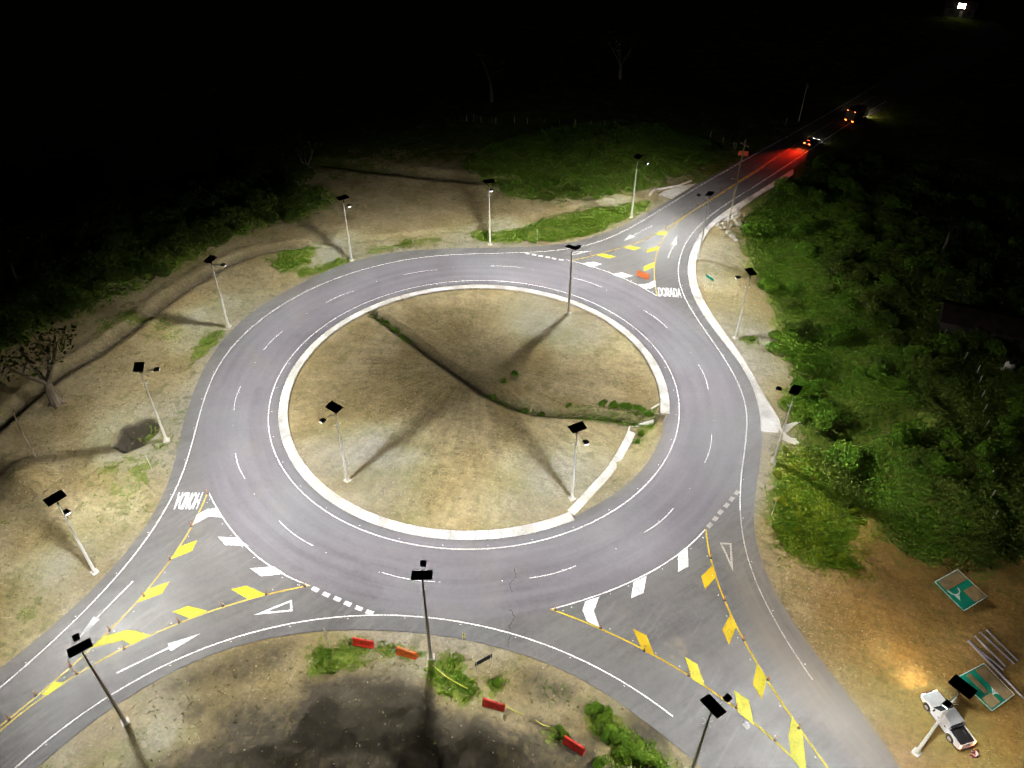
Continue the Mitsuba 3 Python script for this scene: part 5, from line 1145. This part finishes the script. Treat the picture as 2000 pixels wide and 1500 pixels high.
whole('dim_undergrowth', mat_of_leaves(REG['scrub_left'], 7, .22, 1.6, rng), 'm_dimmed_scrub'); labels['dim_undergrowth'] = {'kind': 'stuff', 'label': 'dim undergrowth in the dark beyond the left ditch', 'category': 'undergrowth'}
whole('undergrowth', mat, 'm_scrub'); labels['undergrowth'] = {'kind': 'stuff', 'label': 'tangled green undergrowth covering the dark slope far right of the roundabout and the upper field', 'category': 'undergrowth'}
ditch_strip = shapely.union_all([sg.LineString(SITE['trenches']['island'][:3]).buffer(0.8), sg.LineString(SITE['trenches']['island'][5:9]).buffer(0.7), sg.LineString(SITE['trenches']['island'][8:]).buffer(1.7)]).intersection(sg.Point(0, 0).buffer(25.7))
weeds = cat(mat_of_leaves(REG['grass_k'].difference(clear), 45, .13, .7, rng, 2.5), mat_of_leaves(REG['grass_h'].difference(clear), 16, .1, .4, rng, 2.0), mat_of_leaves(ditch_strip, 38, .11, .55, rng, 1.1), mat_of_leaves(REG['grass_j'].difference(clear), 30, .1, .5, rng, 1.2), mat_of_leaves(REG['soil_bush'].difference(clear), 7, .12, .4, rng, 2.0))
whole('weeds', weeds, 'm_leaf'); labels['weeds'] = {'kind': 'stuff', 'label': 'ragged green weeds in the island ditch and on the dirt at the bottom', 'category': 'weeds'}
# loose stones on the verges
gp = []
for _ in range(1500):
    a = RNG.uniform(0, 2 * np.pi); r_ = RNG.uniform(36, 60); p = np.array([math.cos(a) * r_, math.sin(a) * r_])
    if not shapely.contains_xy(paved.buffer(0.25), *p): gp.append(p)
gp = np.array(gp); gzz = ground_height(gp[:, 0], gp[:, 1]); peb = trimesh.creation.icosphere(0)
pe = [peb.vertices * RNG.uniform(.04, .11, 3) + [x, y, z + .03] for (x, y), z in zip(gp, gzz)]
whole('gravel', trimesh.Trimesh(np.vstack(pe), np.vstack([peb.faces + i * len(peb.vertices) for i in range(len(pe))]), process=False), 'm_stone'); labels['gravel'] = {'kind': 'stuff', 'label': 'loose pale stones strewn over the verges', 'category': 'stones'}

def tree(x, y, H, R, seed, text, bare=False, trunk=0.28, group=None):
    rng = np.random.default_rng(seed); k = thing('tree', text, 'tree', group); z0 = gz(x, y); fork = H * (0.28 if bare else 0.4)
    pts = [[0, 0, -.4], [rng.normal(0, .08), rng.normal(0, .08), fork * .5], [rng.normal(0, .15), rng.normal(0, .15), fork]]
    tr = [tube(pts, [trunk * 1.45, trunk, trunk * .8], 9)]
    if trunk > 0.5: tr += [tube([[0, 0, .9], [math.cos(a) * trunk * 1.3, math.sin(a) * trunk * 1.3, .15], [math.cos(a) * trunk * 2.4, math.sin(a) * trunk * 2.4, -.15]], [trunk * .5, trunk * .35, .08], 6) for a in np.arange(5) * 1.26]
    ends = []
    for i in range(5 if not bare else 4):
        a = i * 2 * np.pi / 5 + rng.uniform(0, .6); e = np.array([math.cos(a) * R * .6, math.sin(a) * R * .6, H * rng.uniform(.62, .85)]); b_ = np.array(pts[-1])
        tr.append(tube([b_, b_ * .5 + e * .5 + [0, 0, -.3], e], [trunk * .55, trunk * .38, trunk * .15], 6)); ends.append(e)
        for _ in range(2):
            e2 = e + rng.normal(0, R * .3, 3) + [0, 0, .5]; tr.append(tube([b_ * .4 + e * .6, e2], [trunk * .25, .03], 5)); ends.append(e2)
    M = T().translate([x, y, z0]); part(k, 'trunk', cat(*tr), 'm_bark', to=M)
    lobes = [(*e, R * rng.uniform(.28, .45)) for e in ends]
    part(k, 'crown', leaf_quads(crown_points(rng, lobes, 60 if bare else 130), .24, rng), 'm_dimmed_scrub', to=M)
TT = ['bare forked tree standing alone in the dark upper left field', 'tree with a pale straight trunk behind the far fence at the top', 'spreading pale tree faintly lit in the dark at the top right of centre', 'thick pale trunked tree with flaring roots on the far left dirt']
for i, (x, y) in enumerate(SITE['trees']):
    rng = np.random.default_rng(300 + i)
    if i == 0: tree(x, y, 9.5, 4.0, 301, TT[0], True, .42)
    elif i == 1: tree(x, y, 13, 4.5, 302, TT[1], False, .40)
    elif i == 2: tree(x, y, 13, 6, 303, TT[2], True, .5)
    elif i == 3: tree(x - .6, y + .3, 13, 6.0, 304, TT[3], True, .62)
    else: tree(x, y, float(rng.uniform(7, 12)), float(rng.uniform(3, 5)), 310 + i, 'dark leafy tree at the far left edge above the ditch' if x < 0 else 'dark tree rising out of the thicket near the right edge', False, .26)
